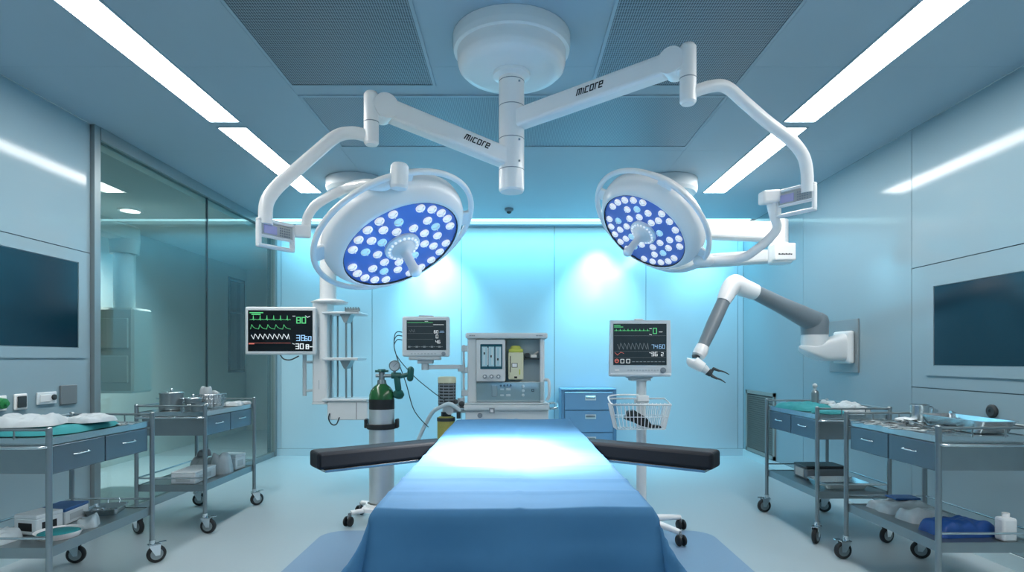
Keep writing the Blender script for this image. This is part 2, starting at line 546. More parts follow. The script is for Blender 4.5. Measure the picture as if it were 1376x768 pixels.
# corridor behind the glass
CH = 2.75
b = MB()
b.box(-4.7, -4.6, 2.0, 9.35, 0, CH); b.box(-4.7, -4.6, 9.35, 10.0, 2.55, CH); b.box(-4.7, -4.6, 9.35, 10.0, 0, 1.0); b.box(-4.7, -4.6, 9.9, 10.0, 0, CH)
struct('wall_corridor_left', b, M['corr'], 'plain far wall of the corridor behind the glass')
b = MB(); b.box(-4.7, XL, 10.0, 10.1, 0, CH); struct('wall_corridor_end', b, M['corr'], 'end wall of the corridor')
b = MB(); b.box(-4.7, XL - .1, 1.9, 2.0, 0, CH); struct('wall_corridor_front', b, M['corr'], 'near end wall of the corridor')
b = MB(); b.box(XL - .1, XL, YB + .1, 10.0, 0, CH); struct('wall_corridor_right', b, M['corr'], 'corridor wall beyond the glass')
b = MB(); b.box(-4.7, XL - .035, 1.9, 10.1, CH, CH + .08); struct('ceiling_corridor', b, M['corr'], 'corridor ceiling')
w = thing('window_2', 'tall narrow dark window in the corridor wall', None, (-4.6, 9.35, 1.0), kind='structure')
b = MB()
for z0, z1 in ((1.0, 1.04), (2.51, 2.55), (1.98, 2.01)): b.box(-4.66, -4.58, 9.35, 9.9, z0, z1)
b.box(-4.66, -4.58, 9.35, 9.39, 1.04, 2.51); b.box(-4.66, -4.58, 9.86, 9.9, 1.04, 2.51)
b.build('window_frame', M['dark'], w)
b = MB(); b.box(-4.65, -4.64, 9.39, 9.86, 1.04, 2.51); b.build('pane', M['screen'], w)

# recessed downlight in the corridor
d = thing('downlight', 'round recessed downlight glowing in the corridor ceiling behind the glass', 'ceiling light', (-3.94, 5.97, CH))
b = MB(); b.lathe([(.115, 0), (.115, -.012), (.09, -.014), (.09, 0)], (-3.94, 5.97, CH), n=28); b.build('trim_ring', M['white'], d)
b = MB(); b.lathe([(0, -.006), (.09, -.006), (.09, -.002), (0, -.002)], (-3.94, 5.97, CH), n=28); b.build('diffuser', M['down'], d)

# pendant arm standing behind the glass
t = thing('ceiling_pendant', 'pale grey ceiling pendant seen dimly behind the glass partition', 'pendant', (-3.72, 5.5, CH))
b = MB(); b.lathe([(0, 0), (.2, 0), (.2, -.05), (.12, -.06), (0, -.06)], (-3.72, 4.55, CH), n=28); b.cyl((-3.72, 4.55, CH - .06), (-3.72, 4.55, 2.5), .075); b.build('mount', M['corr'], t)
b = MB(); b.obox((-3.72, 5.05, 2.42), (.09, 0, 0), (0, .62, 0), (0, 0, .075), .03, 2); b.build('arm', M['corr'], t)
b = MB(); b.cyl((-3.72, 5.55, 2.36), (-3.72, 5.55, 2.22), .13, .12, 24); b.cyl((-3.72, 5.55, 2.22), (-3.72, 5.55, 1.7), .09, n=24); b.build('column', M['corr'], t)
b = MB(); b.box(-3.9, -3.54, 5.4, 5.7, .9, 1.7, .02); b.box(-3.86, -3.58, 5.38, 5.4, 1.0, 1.25, .005); b.box(-3.86, -3.58, 5.38, 5.4, 1.32, 1.6, .005); b.build('console', M['corr'], t)


# ------------------------------------------------------------------ ceiling lights and grilles
def strip_light(x0, x1, y0, y1, label, group):
    t = thing('ceiling_light', label, 'ceiling light', ((x0 + x1) / 2, (y0 + y1) / 2, H), group)
    b = MB()
    f = .012
    b.box(x0 - f, x0, y0 - f, y1 + f, H - .006, H - .0005); b.box(x1, x1 + f, y0 - f, y1 + f, H - .006, H - .0005)
    b.box(x0, x1, y0 - f, y0, H - .006, H - .0005); b.box(x0, x1, y1, y1 + f, H - .006, H - .0005)
    b.build('frame', M['ceil'], t)
    b = MB(); b.box(x0, x1, y0, y1, H - .004, H - .001); b.build('diffuser', M['strip'], t)
    return t


for side, (x0, x1) in (('left', (-2.13, -1.93)), ('right', (1.905, 2.115))):
    strip_light(x0, x1, -1.2, 4.08, 'long lit white ceiling strip on the %s, the near one running out of view' % side, 'ceiling strip lights')
    strip_light(x0, x1, 4.19, 5.815, 'shorter lit white ceiling strip on the %s, the far one ending before the end wall' % side, 'ceiling strip lights')


def grille(x0, x1, y0, y1, m, label):
    t = thing('ceiling_grille', label, 'air grille', ((x0 + x1) / 2, (y0 + y1) / 2, H), 'perforated supply air grilles in the ceiling')
    b = MB(); b.box(x0, x1, y0, y1, H - .004, H - .001); b.build('perforated_panel', m, t)
    b = MB(); f = .018
    b.box(x0 - f, x0, y0 - f, y1 + f, H - .008, H - .0005); b.box(x1, x1 + f, y0 - f, y1 + f, H - .008, H - .0005)
    b.box(x0, x1, y0 - f, y0, H - .008, H - .0005); b.box(x0, x1, y1, y1 + f, H - .008, H - .0005)
    b.build('frame', M['ceil'], t)


grille(-1.345, -.49, 1.42, 3.53, M['grilleA'], 'dark perforated ceiling grille left of the round lamp mount')
grille(.49, 1.345, 1.42, 3.53, M['grilleA'], 'dark perforated ceiling grille right of the round lamp mount')
grille(-1.345, 1.345, 3.69, 4.55, M['grilleB'], 'wide paler perforated ceiling grille behind the round lamp mount')

t = thing('ceiling_sensor', 'small dark sensor on the ceiling near the cove slot', 'sensor', (-.05, 6.45, H))
b = MB(); b.lathe([(0, 0), (.05, 0), (.05, -.02), (.03, -.035), (0, -.035)], (-.05, 6.45, H - .001), n=20); b.build('base', M['midgrey'], t)
b = MB(); b.slathe([(.028, -.034), (.024, -.05), (0, -.06)], (-.05, 6.45, H), n=16); b.build('lens', M['dark'], t)

# ------------------------------------------------------------------ wall screens, sockets, vent
def wall_screen(x, sx, y0, y1, z0, z1, label, fw=.07):
    t = thing('wall_screen', label, 'screen', (x, (y0 + y1) / 2, z0))
    b = MB()
    e = x + sx * .008
    b.box(x + sx * .001, e, y0 - fw, y1 + fw, z1, z1 + fw); b.box(x + sx * .001, e, y0 - fw, y1 + fw, z0 - fw, z0)
    b.box(x + sx * .001, e, y0 - fw, y0, z0, z1); b.box(x + sx * .001, e, y1, y1 + fw, z0, z1)
    b.build('frame', M['wall'], t)
    b = MB(); b.box(x + sx * .001, x + sx * .004, y0 + .004, y1 - .004, z0 + .004, z1 - .004); b.build('display', M['screen'], t)
    return t


wall_screen(XL, 1, 2.3, 4.01, 1.297, 1.886, 'large dark screen set flush in the left wall')
wall_screen(XR, -1, 2.2, 4.0, 1.175, 1.72, 'large dark screen set flush in the right wall')


def wplate(name, y0, y1, z0, z1, m, label, cat):
    t = thing(name, label, cat, (XL, (y0 + y1) / 2, z0))
    b = MB(); b.box(XL + .001, XL + .014, y0, y1, z0, z1, .004); b.build('plate', m, t)
    return t


def zat(py, y): return EYE + (CY - py) * y / F


t = wplate('gas_outlet', 3.32, 3.435, .915, 1.005, M['white'], 'white wall outlet with a green gas connector', 'outlet')
b = MB(); b.lathe([(0, 0), (.034, 0), (.03, .03), (.012, .034), (.012, .05), (0, .05)], (XL + .014, 3.385, .96), (1, 0, 0), 18); b.build('connector', M['socketgreen'], t)
t = wplate('power_socket', 3.49, 3.58, .912, 1.008, M['white'], 'white framed wall socket with a black insert', 'socket')
b = MB(); b.box(XL + .014, XL + .022, 3.502, 3.568, .925, .995, .012, None); b.build('insert', M['dark'], t)
t = wplate('socket_strip', 3.655, 3.81, .93, 1.008, M['paper'], 'wide white wall socket strip with a dark round hole', 'socket')
b = MB(); b.box(XL + .014, XL + .02, 3.67, 3.755, .945, .993, .004); b.build('cover', M['offwhite'], t)
b = MB(); b.lathe([(0, 0), (.018, 0), (.018, .01), (.01, .012), (0, .012)], (XL + .014, 3.782, .972), (1, 0, 0), 16); b.build('port', M['dark'], t)
t = wplate('blank_switch_plate', 3.845, 3.99, .915, 1.045, M['plate'], 'plain grey square cover plate on the left wall beside the glass', 'cover plate')

t = thing('return_vent', 'dark louvred return air vent low in the right wall', 'vent', (XR, 6.8, .1))
b = MB()
vy0, vy1, vz0, vz1 = 6.41, 7.2, .10, .84
for args in ((vy0, vy1, vz0, vz0 + .04), (vy0, vy1, vz1 - .04, vz1), (vy0, vy0 + .04, vz0, vz1), (vy1 - .04, vy1, vz0, vz1)): b.box(XR - .02, XR - .001, *args)
b.build('frame', M['ventframe'], t)
b = MB()
for k in range(26):
    z = vz0 + .06 + k * (vz1 - vz0 - .12) / 25
    b.obox((XR - .01, (vy0 + vy1) / 2, z), (.009, 0, .009), (0, (vy1 - vy0) / 2 - .042, 0), (.0015, 0, -.0015))
b.m = 1; b.box(XR - .004, XR - .001, vy0 + .04, vy1 - .04, vz0 + .04, vz1 - .04)
b.build('louvre_panel', [M['vent'], M['ink']], t)

for (y, z, r, nm, lab) in ((3.97, .865, .017, 'wall_peg', 'small steel peg on the right wall, the one nearer the end wall'), (3.81, .862, .018, 'wall_peg', 'small steel peg on the right wall, between the other peg and the black disc')):
    b = MB(); b.lathe([(0, 0), (r * .6, 0), (r * .6, .012), (r, .016), (r, .03), (0, .034)], (XR - .001, y, z), (-1, 0, 0), 16)
    solo(nm, b, M['steel'], lab, 'peg', 'wall pegs')
b = MB(); b.lathe([(0, 0), (.04, 0), (.04, .012), (.03, .018), (.012, .018), (.012, .014), (0, .014)], (XR - .001, 3.51, .905), (-1, 0, 0), 24)
solo('gas_outlet', b, M['dark'], 'black round outlet disc on the right wall under the screen', 'outlet')

# pale blue rounded standing area round the table
b = MB()
def rrect(x0, x1, y0, y1, r, n=8):
    P = []
    for cx, cy, a0 in ((x1 - r, y1 - r, 0), (x0 + r, y1 - r, 90), (x0 + r, y0 + r, 180), (x1 - r, y0 + r, 270)):
        for k in range(n + 1):
            a = math.radians(a0 + 90 * k / n); P.append((cx + r * math.cos(a), cy + r * math.sin(a)))
    return P
b.prism(rrect(-1.33, 1.38, .4, 4.12, .16), (0, 0, .0005), (1, 0, 0), (0, 1, 0), (0, 0, .003))
solo('floor_mat', b, M['mat'], 'large pale blue rounded mat on the floor under the operating table', 'mat')
# ================================================================== the twin surgical lamp
CD = 3.03                                        # distance of its column
root = thing('surgical_light', 'white twin headed surgical lamp hung from a round mount over the table', 'surgical light', (-.01, CD, H))
cx = -.01
b = MB()
b.lathe([(0, H - .002), (.305, H - .002), (.305, H - .05), (.300, H - .078), (.284, H - .082), (.27, H - .082)], (cx, CD, 0), n=48)
b.slathe([(.283, H - .08), (.281, H - .13), (.274, H - .158), (.255, H - .176), (.22, H - .182), (0, H - .182)], (cx, CD, 0), n=48)
b.build('ceiling_mount', M['white'], root)
b = MB()
b.lathe([(0, 2.712), (.098, 2.712), (.096, 2.69), (.066, 2.68), (.066, 2.10), (.06, 2.09), (0, 2.09)], (cx, CD, 0), n=32)
b.m = 1
for z in (2.66, 2.53, 2.36, 2.20): b.lathe([(.0665, z), (.067, z + .001), (.067, z + .003), (.0665, z + .004)], (cx, CD, 0), n=32)
for z in (2.64, 2.34, 2.23): b.box(cx + .035, cx + .045, CD - .0575, CD - .056, z, z + .01)
b.build('column', [M['white'], M['midgrey']], root)


def spring_arm(z0, pe, cyl_c, r, letters_from, name):
    """arm from the column at height z0 to the knuckle pe; cyl_c=(x,y,ztop,zbottom) of the vertical joint"""
    a = V((cx, CD, z0)); e = V(pe)
    d = (e - a).normalized()
    hz = V((d.x, d.y, 0)).normalized()
    side = V((hz.y, -hz.x, 0))
    if side.y > 0: side = -side                 # faces the room
    up = side.cross(d); up = up if up.z > 0 else -up
    L = (e - a).length
    b = MB()
    b.obox(a + d * (L / 2 - .01), d * (L / 2 - .02), side * .040, up * .048, .016, 3)
    b.m = 1
    lo = a + d * (L * letters_from) + side * .0402
    dr = d if d.x > 0 else -d
    if d.x < 0: lo = a + d * (L * letters_from) + side * .0402
    lettering(b, lo - up * .006, dr, up, side, .0255)
    arm = b.build('spring_arm', [M['white'], M['ink']], root)
    b = MB()
    b.cyl(e - side * .052, e + side * .046, .058, n=28)
    x, y, zt, zb = cyl_c
    b.obox((e + V((x, y, e.z))) / 2 + V((0, 0, -.01)), (V((x, y, e.z)) - e) / 2 + hz * .01, side * .034, (0, 0, .045), .01, 2)
    b.lathe([(0, zb), (r * .8, zb), (r, zb + .01), (r, zt - .012), (r * .75, zt), (0, zt)], (x, y, 0), n=28)
    b.m = 1
    zm = zb + .42 * (zt - zb)
    b.lathe([(r + .0003, zm), (r + .001, zm + .001), (r + .001, zm + .003), (r + .0003, zm + .004)], (x, y, 0), n=28)
    b.build('knuckle_joint', [M['white'], M['midgrey']], root)


spring_arm(2.255, at(516, 146, 2.70), (at(499, 150, 2.66).x, 2.66, at(499, 124, 2.66).z, at(499, 195, 2.66).z), .034, .42, 'left')
spring_arm(2.455, at(905, 86, 2.55), (at(924.5, 90, 2.50).x, 2.50, at(924, 60, 2.50).z, at(924, 140, 2.50).z), .035, .47, 'right')

# bent pipes to the control yokes
b = MB()
b.tube([at(492, 182, 2.66), at(474, 178.5, 2.64), at(452, 183, 2.62), at(425, 205, 2.57), at(395, 231, 2.52), at(370, 254, 2.47), at(358, 274, 2.44), at(357, 302, 2.43)], .029, 14)
b.build('pipe_arm', M['white'], root)
b = MB()
b.tube([at(930, 124, 2.50), at(955, 116, 2.50), at(976, 117, 2.51), at(1000, 137, 2.52), at(1030, 163, 2.53), at(1062, 188, 2.54), at(1078, 207, 2.55), at(1084, 228, 2.56), at(1085, 258, 2.57)], .026, 14)
b.build('pipe_arm', M['white'], root)


def yoke(c0, c1, ztop, zbot, right):
    """panel from (x,y) c0 (nearer the outside) to c1, a window frame with keypad above a grip slot"""
    c0, c1 = V((*c0, 0)), V((*c1, 0))
    u = (c1 - c0); w = u.length; u.normalize()
    nrm = V((u.y, -u.x, 0))
    if nrm.y > 0: nrm = -nrm
    h = ztop - zbot
    o = V((c0.x, c0.y, zbot)); k = V((0, 0, 1))
    t = .014
    b = MB()
    f = .020
    def bar(x0, x1, y0, y1, bev=.008): b.obox(o + u * (x0 + x1) / 2 + k * (y0 + y1) / 2, u * (x1 - x0) / 2, k * (y1 - y0) / 2, nrm * t, bev, 2)
    bar(0, w, h - f * .8, h); bar(0, w, 0, f * .8); bar(0, f * .85, .008, h - .008); bar(w - f * .85, w, .008, h - .008); bar(f * .6, w - f * .6, h * .37, h * .45)
    fr = b.build('control_yoke', M['white'], root)
    b = MB()
    b.obox(o + u * w / 2 + k * h * .63, u * (w / 2 - f * .8), k * h * .21, nrm * .0118)
    b.m = 1
    x0, x1 = (f * 1.2, w * .48)
    b.obox(o + u * (x0 + x1) / 2 + k * h * .63 + nrm * .0125, u * (x1 - x0) / 2, k * h * .14, nrm * .0015)
    b.m = 2
    for i in range(5):
        for j in range(4):
            b.obox(o + u * (w * .58 + i * w * .06) + k * h * (.5 + j * .085) + nrm * .0125, u * w * .018, k * h * .022, nrm * .0015)
    b.build('keypad', [M['keypad'], M['lcd'], M['midgrey']], fr)
    return fr, o, u, k, nrm, w, h


LA, LB = at(345, 300, 2.40), at(395, 300, 2.55)
yoke((LA.x, LA.y), (LB.x, LB.y), 1.808, 1.685, False)
RA, RB = at(1097, 265, 2.55), at(1044, 265, 2.70)
yoke((RB.x, RB.y), (RA.x, RA.y), 2.0, 1.872, True)


def lamp_head(c, n, R, rings, tilt_sign):
    c, n = V(c), V(n).normalized()
    back = -n
    b = MB()
    b.slathe([(R * .985, -.004), (R * 1.0, -.008), (R * 1.05, -.002), (R * 1.13, .022), (R * 1.19, .045), (R * 1.21, .07), (R * 1.205, .098), (R * 1.12, .135), (R * .85, .165), (R * .4, .178), (0, .18)], c, back, 64)
    head = b.build('lamp_head', M['white'], root)
    b = MB()
    b.slathe([(0, 0), (R * .5, .001), (R * .985, .002)], c, back, 64)
    b.m = 1
    b.lathe([(R * .975, -.003), (R * .992, -.006), (R * .992, .0)], c, back, 64)
    b.build('lamp_face', [M['face'], M['ink']], head)
    u = V((0, 0, 1)) - n * n.z; u.normalize(); w = n.cross(u)
    def P(r, a, h=0.0): return c + (u * math.cos(a) + w * math.sin(a)) * r + n * h
    # lenses
    meshes = {}
    cnt = 0
    for rr, num, skip, cool in rings:
        for i in range(num):
            if skip and i % skip == skip - 1: continue
            a = 2 * PI * (i + .35 * (cnt % 3)) / num + rr
            key = 'ledc' if (cool and (i * 7 + num) % cool == 0) else 'ledw'
            if key not in meshes:
                bb = MB()
                bb.slathe([(R * .076, -.001), (R * .078, .004), (R * .064, .009), (R * .03, .012), (0, .0125)], (0, 0, 0), n, 14)
                bb.m = 1
                for q in range(3):
                    aa = 2 * PI * q / 3
                    d1 = (u * math.cos(aa) + w * math.sin(aa)); d2 = n.cross(d1)
                    bb.obox(d1 * R * .036 + n * .0105, d1 * R * .03, d2 * R * .006, n * .002)
                me = bb.build('led_lens', [M[key], M['offwhite']], None)
                meshes[key] = me
                o = me
            else:
                o = meshes[key].copy(); COL.objects.link(o)
            o.parent = head
            o.location = P(R * rr, a) - V(root['_o'])
        cnt += 1
    # centre: ring of small diodes and the sterile handle
    b = MB()
    b.lathe([(R * .30, -.001), (R * .30, .010), (R * .25, .016), (R * .19, .016), (R * .19, .0)], c, n, 40)
    b.m = 1
    for i in range(20): b.sphere(P(R * .245, 2 * PI * i / 20, .016), R * .024, 8)
    b.build('diode_ring', [M['handle'], M['ledw']], head)
    b = MB()
    b.slathe([(R * .20, 0), (R * .20, .022), (R * .15, .034), (R * .088, .042), (R * .078, .06), (R * .075, .11), (R * .095, .135), (R * .10, .148), (R * .07, .158), (0, .16)], c, n, 24)
    b.build('sterile_handle', M['handle'], head)
    # rail hoop round the head on short stubs
    b = MB()
    RR = R * 1.365
    b.tube([P(RR, 2 * PI * i / 40, -.062) for i in range(40)], .0125, 10, 3, closed=True)
    for i in range(4):
        a = 2 * PI * i / 4 + .6
        b.obox((P(RR, a, -.062) + P(R * 1.18, a, -.068)) / 2, (P(RR, a, -.062) - P(R * 1.18, a, -.068)) / 2, n * .009, n.cross(P(1, a) - c) * R * .16, .004)
    b.build('handle_rail', M['white'], head)
    return head, P, R


NL, NR = (.4655, -.3149, -.8271), (-.6038, -.3066, -.7359)
hl, PL, RL = lamp_head((-.4806, 2.5, 1.7068), NL, .265, [(.86, 24, 6, 0), (.63, 15, 5, 3), (.42, 9, 0, 4)], 1)
hr, PR, RR_ = lamp_head((.6281, 2.8, 1.8319), NR, .225, [(.86, 24, 6, 0), (.63, 15, 5, 3), (.42, 9, 0, 4)], -1)


def rim(P, R, px):
    """upper rim point of a head seen nearest px (a real point of its hoop)"""
    best = None
    for i in range(360):
        p = P(R * 1.365, 2 * PI * i / 360, -.062)
        x = CX + F * p.x / p.y
        q = abs(x - px) * 1.0 - (p.z - 1.6) * 40
        if best is None or q < best[0]: best = (q, p)
    return best[1]


kl = rim(PL, RL, 537)
# left head: stub, bent pipe and pivot knob
b = MB()
b.obox(at(407, 311, 2.56), (.032, .012, 0), (-.008, .022, 0), (0, 0, .026), .008, 2)
b.tube([at(411, 305, 2.57), at(414, 290, 2.57), at(425, 275, 2.57), at(446, 262, 2.56), at(470, 251, 2.55), at(492, 247.5, kl.y + .02), at(516, 249, kl.y + .01), kl], .021, 12)
b.build('pipe_arm', M['white'], root)
b = MB(); b.lathe([(0, -.055), (.03, -.055), (.034, -.045), (.034, .03), (.027, .04), (0, .042)], kl, (.05, 0, 1), 24); b.build('pivot', M['white'], root)
# right head
pr = PR(RR_ * 1.33, 0, -.062)
best = min((PR(RR_ * 1.365, 2 * PI * i / 360, -.062) for i in range(360)), key=lambda p: abs(CX + F * p.x / p.y - 946) * 1 + abs(CY - F * (p.z - EYE) / p.y - 350))
b = MB()
b.obox(at(1034, 265, 2.69), (.045, .01, .006), (-.004, .028, 0), (0, 0, .030), .01, 2)
b.tube([at(1035, 268, 2.70), at(1040, 290, 2.71), at(1044, 306, 2.72), at(1032, 322, 2.74), at(1012, 338, 2.76), at(1000, 345, 2.78), at(980, 349, 2.8), best], .021, 12)
b.build('pipe_arm', M['white'], root)
b = MB(); b.capsule(best - V((.02, 0, 0)), best + V((.03, 0, .0)), .026); b.build('pivot', M['white'], root)

# the heads' own light
for nm, c, n, e, R in (('lamp_beam_left', (-.4806, 2.5, 1.7068), NL, 120, .2), ('lamp_beam_right', (.6281, 2.8, 1.8319), NR, 100, .17)):
    L = bpy.data.lights.new(nm, 'SPOT')
    L.energy = e * 3; L.spot_size = math.radians(42); L.spot_blend = 1; L.shadow_soft_size = .06; L.color = (1, .98, .96)
    o = bpy.data.objects.new(nm, L); COL.objects.link(o)
    o.location = V(c) + V(n) * .19
    o.rotation_euler = V(n).to_track_quat('-Z', 'Y').to_euler()
    L2_ = L.copy(); L2_.energy = e * .62; L2_.spot_size = math.radians(105)
    o2 = bpy.data.objects.new(nm + '_wide', L2_); COL.objects.link(o2)
    o2.location = o.location; o2.rotation_euler = o.rotation_euler
# ================================================================== instrument trolleys
TOP, SHELF, W2, L2 = .845, .335, .24, .385       # heights of the upper tray and the shelf, half width, half length


def make_trolley(label):
    r = thing('instrument_trolley', label, 'trolley', (0, 0, 0), 'stainless steel instrument trolleys')
    b = MB()                                      # tray with its raised lip
    b.box(-W2 + .012, W2 - .012, -L2 + .012, L2 - .012, TOP - .022, TOP)
    for s in (-1, 1):
        b.box(s * (W2 - .012) - .003, s * (W2 - .012) + .003, -L2 + .012, L2 - .012, TOP - .028, TOP + .004)
        b.box(-W2 + .012, W2 - .012, s * (L2 - .012) - .003, s * (L2 - .012) + .003, TOP - .028, TOP + .004)
    b.build('upper_tray', M['steel'], r)
    b = MB()                                      # drawer housing
    b.box(-W2 + .02, W2 - .02, -L2 + .03, -L2 + .036, TOP - .165, TOP - .024); b.box(-W2 + .02, W2 - .02, L2 - .036, L2 - .03, TOP - .165, TOP - .024)
    b.box(-W2 + .02, -W2 + .026, -L2 + .036, L2 - .036, TOP - .165, TOP - .024); b.box(-W2 + .02, W2 - .02, -L2 + .036, L2 - .036, TOP - .165, TOP - .16)
    b.box(W2 - .03, W2 - .024, -L2 + .036, L2 - .036, TOP - .165, TOP - .024)
    b.build('drawer_housing', M['steeld'], r)
    for k in (-1, 1):
        y0, y1 = (-L2 + .03, -.004) if k < 0 else (.004, L2 - .03)
        b = MB(); b.box(W2 - .023, W2 - .008, y0, y1, TOP - .168, TOP - .034, .003)
        b.box(-.1, W2 - .034, y0 + .02, y1 - .02, TOP - .15, TOP - .06)
        d = b.build('drawer', M['drawerblue'], r)
        ym = (y0 + y1) / 2
        b = MB()
        b.tube([(W2 - .008, ym - .05, TOP - .09), (W2 + .006, ym - .048, TOP - .092), (W2 + .006, ym + .048, TOP - .092), (W2 - .008, ym + .05, TOP - .09)], .0036, 8, 3)
        b.build('handle', M['steel'], d)
    b = MB()                                      # lower shelf with folded edge
    b.box(-W2 + .01, W2 - .01, -L2 + .01, L2 - .01, SHELF - .006, SHELF)
    for s in (-1, 1):
        b.box(s * (W2 - .012) - .005, s * (W2 - .012) + .005, -L2 + .01, L2 - .01, SHELF - .045, SHELF + .004)
        b.box(-W2 + .01, W2 - .01, s * (L2 - .012) - .005, s * (L2 - .012) + .005, SHELF - .045, SHELF + .004)
    b.build('lower_shelf', M['steeld'], r)
    b = MB()
    for s in (-1, 1): b.tube([(-W2, s * L2, SHELF + .05), (W2, s * L2, SHELF + .05)], .006, 8, 1)
    b.tube([(-W2, -L2, SHELF + .05), (-W2, L2, SHELF + .05)], .006, 8, 1)
    b.build('shelf_rail', M['steel'], r)
    for sx in (-1, 1):
        for sy in (-1, 1):
            b = MB(); b.cyl((sx * W2, sy * L2, .13), (sx * W2, sy * L2, TOP + .052), .0135, n=16)
            b.slathe([(.0135, 0), (.010, .006), (0, .008)], (sx * W2, sy * L2, TOP + .052), n=16)
            b.build('post', M['steeld'], r)
    b = MB()                                      # guard rail on three sides and the bowed bumper bars at both ends
    z = TOP + .045
    b.tube([(W2, -L2, z), (-W2, -L2, z)], .0065, 8, 1); b.tube([(-W2, -L2, z), (-W2, L2, z)], .0065, 8, 1); b.tube([(-W2, L2, z), (W2, L2, z)], .0065, 8, 1)
    for q in (.33, .66):
        for s in (-1, 1): b.cyl((-W2 + 2 * W2 * q, s * L2, TOP), (-W2 + 2 * W2 * q, s * L2, z), .004, n=8)
    b.build('guard_rail', M['steeld'], r)
    for s in (-1, 1):
        b = MB()
        b.tube([(-W2, s * L2, TOP - .035), (-W2 + .04, s * (L2 + .028), TOP - .035), (0, s * (L2 + .034), TOP - .035), (W2 - .04, s * (L2 + .028), TOP - .035), (W2, s * L2, TOP - .035)], .008, 8, 5)
        b.build('push_bar', M['steel'], r)
    for sx in (-1, 1):
        for sy in (-1, 1):
            x, y = sx * W2, sy * L2
            a = .25 * sx + .35 * sy + .15
            d = V((math.cos(a), math.sin(a), 0)); s_ = V((-d.y, d.x, 0))
            b = MB()
            b.cyl((x, y, .108), (x, y, .14), .017, n=14)
            o = V((x, y, 0)) + d * .022
            for k in (-1, 1): b.prism([(-.045, .112), (.02, .112), (.016, .045), (-.008, .045)], o + s_ * (.019 * k), d, (0, 0, 1), s_ * .003 * k)
            b.obox(V((x, y, .111)) + d * .01, d * .033, s_ * .022, (0, 0, .003))
            b.obox(V((x, y, .118)) + d * .055, d * .02, s_ * .012, (0, 0, .003), .001)
            c = b.build('caster', M['chrome'], r)
            b = MB()
            b.slathe([(.02, -.014), (.045, -.014), (.052, -.008), (.052, .008), (.045, .014), (.02, .014)], o + V((0, 0, .0525)), s_, 24)
            b.m = 1
            b.lathe([(0, -.0155), (.034, -.015), (.034, .015), (0, .0155)], o + V((0, 0, .0525)), s_, 18)
            b.build('wheel', [M['black'], M['steeld']], c)
    return r


TL = [((-2.40, 3.085), 0, 'steel trolley nearest on the left, loaded with green and white cloths'),
      ((-2.40, 4.45), 0, 'farther steel trolley on the left, carrying steel pots and a wire basket'),
      ((2.26, 4.245), PI, 'farther steel trolley on the right with a bottle and green cloth on top'),
      ((2.275, 3.165), PI, 'steel trolley nearest on the right, covered with loose instruments and a steel basin')]
tr = make_trolley(TL[0][2])
for i, ((x, y), rz, lab) in enumerate(TL):
    o = tr if i == 0 else copy_tree(tr)
    o['label'] = lab
    TL[i] = o
    o.location = (x, y, 0); o.rotation_euler = (0, 0, rz)

TZ, SZ = TOP + .0045, SHELF + .0005
# ---- nearest left trolley
def soft(name, w, d, h, seed, x, y, z, m, label, cat, rz=0, group=None, **k):
    mb = pad(w, d, h, seed, **k)
    R = Matrix.Rotation(rz, 4, 'Z')
    mb.v = [R @ p for p in mb.v]
    o = mb.build(name, m)
    o.location = (x, y, z)
    return tag(o, label, cat, group)


soft('surgical_cloth', .40, .56, .035, 1, -2.40, 3.06, TZ, M['green'], 'green folded surgical cloth spread under the white cloth on the nearest left trolley', 'cloth', .05, rough=.25, freq=7)
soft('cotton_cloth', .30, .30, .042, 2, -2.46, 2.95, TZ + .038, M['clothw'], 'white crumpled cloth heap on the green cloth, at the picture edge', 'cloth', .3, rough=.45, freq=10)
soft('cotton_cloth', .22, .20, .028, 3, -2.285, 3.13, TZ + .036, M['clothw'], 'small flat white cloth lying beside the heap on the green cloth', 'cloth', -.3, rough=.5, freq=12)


def forceps(x, y, z, rz, L, label, group, name='forceps', m='steel', ring=True):
    b = MB()
    for s in (-1, 1):
        pts = [(s * .018, 0, .004), (s * .014, L * .18, .004), (0, L * .55, .005 + .002 * s), (-s * .004, L * .8, .004), (-s * .001, L, .004)]
        b.tube(pts, .0026, 6, 4)
        if ring: b.tube([(s * .020 + .013 * math.cos(t), -.013 + .015 * math.sin(t), .004) for t in [2 * PI * q / 10 for q in range(10)]], .0025, 6, 2, closed=True)
    b.cyl((0, L * .55, .001), (0, L * .55, .010), .005, n=10)
    c, s_ = math.cos(rz), math.sin(rz)
    b.v = [V((p.x * c - p.y * s_, p.x * s_ + p.y * c, p.z)) for p in b.v]
    o = b.build(name, M[m]); o.location = (x, y, z)
    return tag(o, label, 'instrument', group)


for i in range(5):
    forceps(-2.43 + .065 * i, 3.30 - .006 * i, TZ, -.5 + .13 * i, .12, 'slim dark instrument behind the green cloth on the nearest left trolley', 'instruments on the nearest left trolley', m='steeld')


def carton(name, w, d, h, x, y, z, rz, mats, label, cat, group=None, patch=None, lid=None):
    """card box with a folded lid line and a printed panel"""
    T = Matrix.Translation((x, y, z)) @ Matrix.Rotation(rz, 4, 'Z')
    t = thing(name, label, cat, (x, y, z), group)
    b = MB(); b.box(-w / 2, w / 2, -d / 2, d / 2, 0, h * .8, .004, T); b.build('box_body', mats[0], t)
    b = MB(); b.box(-w / 2 - .001, w / 2 + .001, -d / 2 - .001, d / 2 + .001, h * .8, h, .004, T); b.build('lid', mats[lid or 0], t)
    if patch:
        b = MB()
        b.box(w / 2, w / 2 + .001, -d * .3, d * .25, h * .2, h * .6, 0, T); b.box(-w * .3, w * .3, -d / 2 - .001, -d / 2, h * .2, h * .6, 0, T)
        b.build('printed_panel', patch, t)
    return t


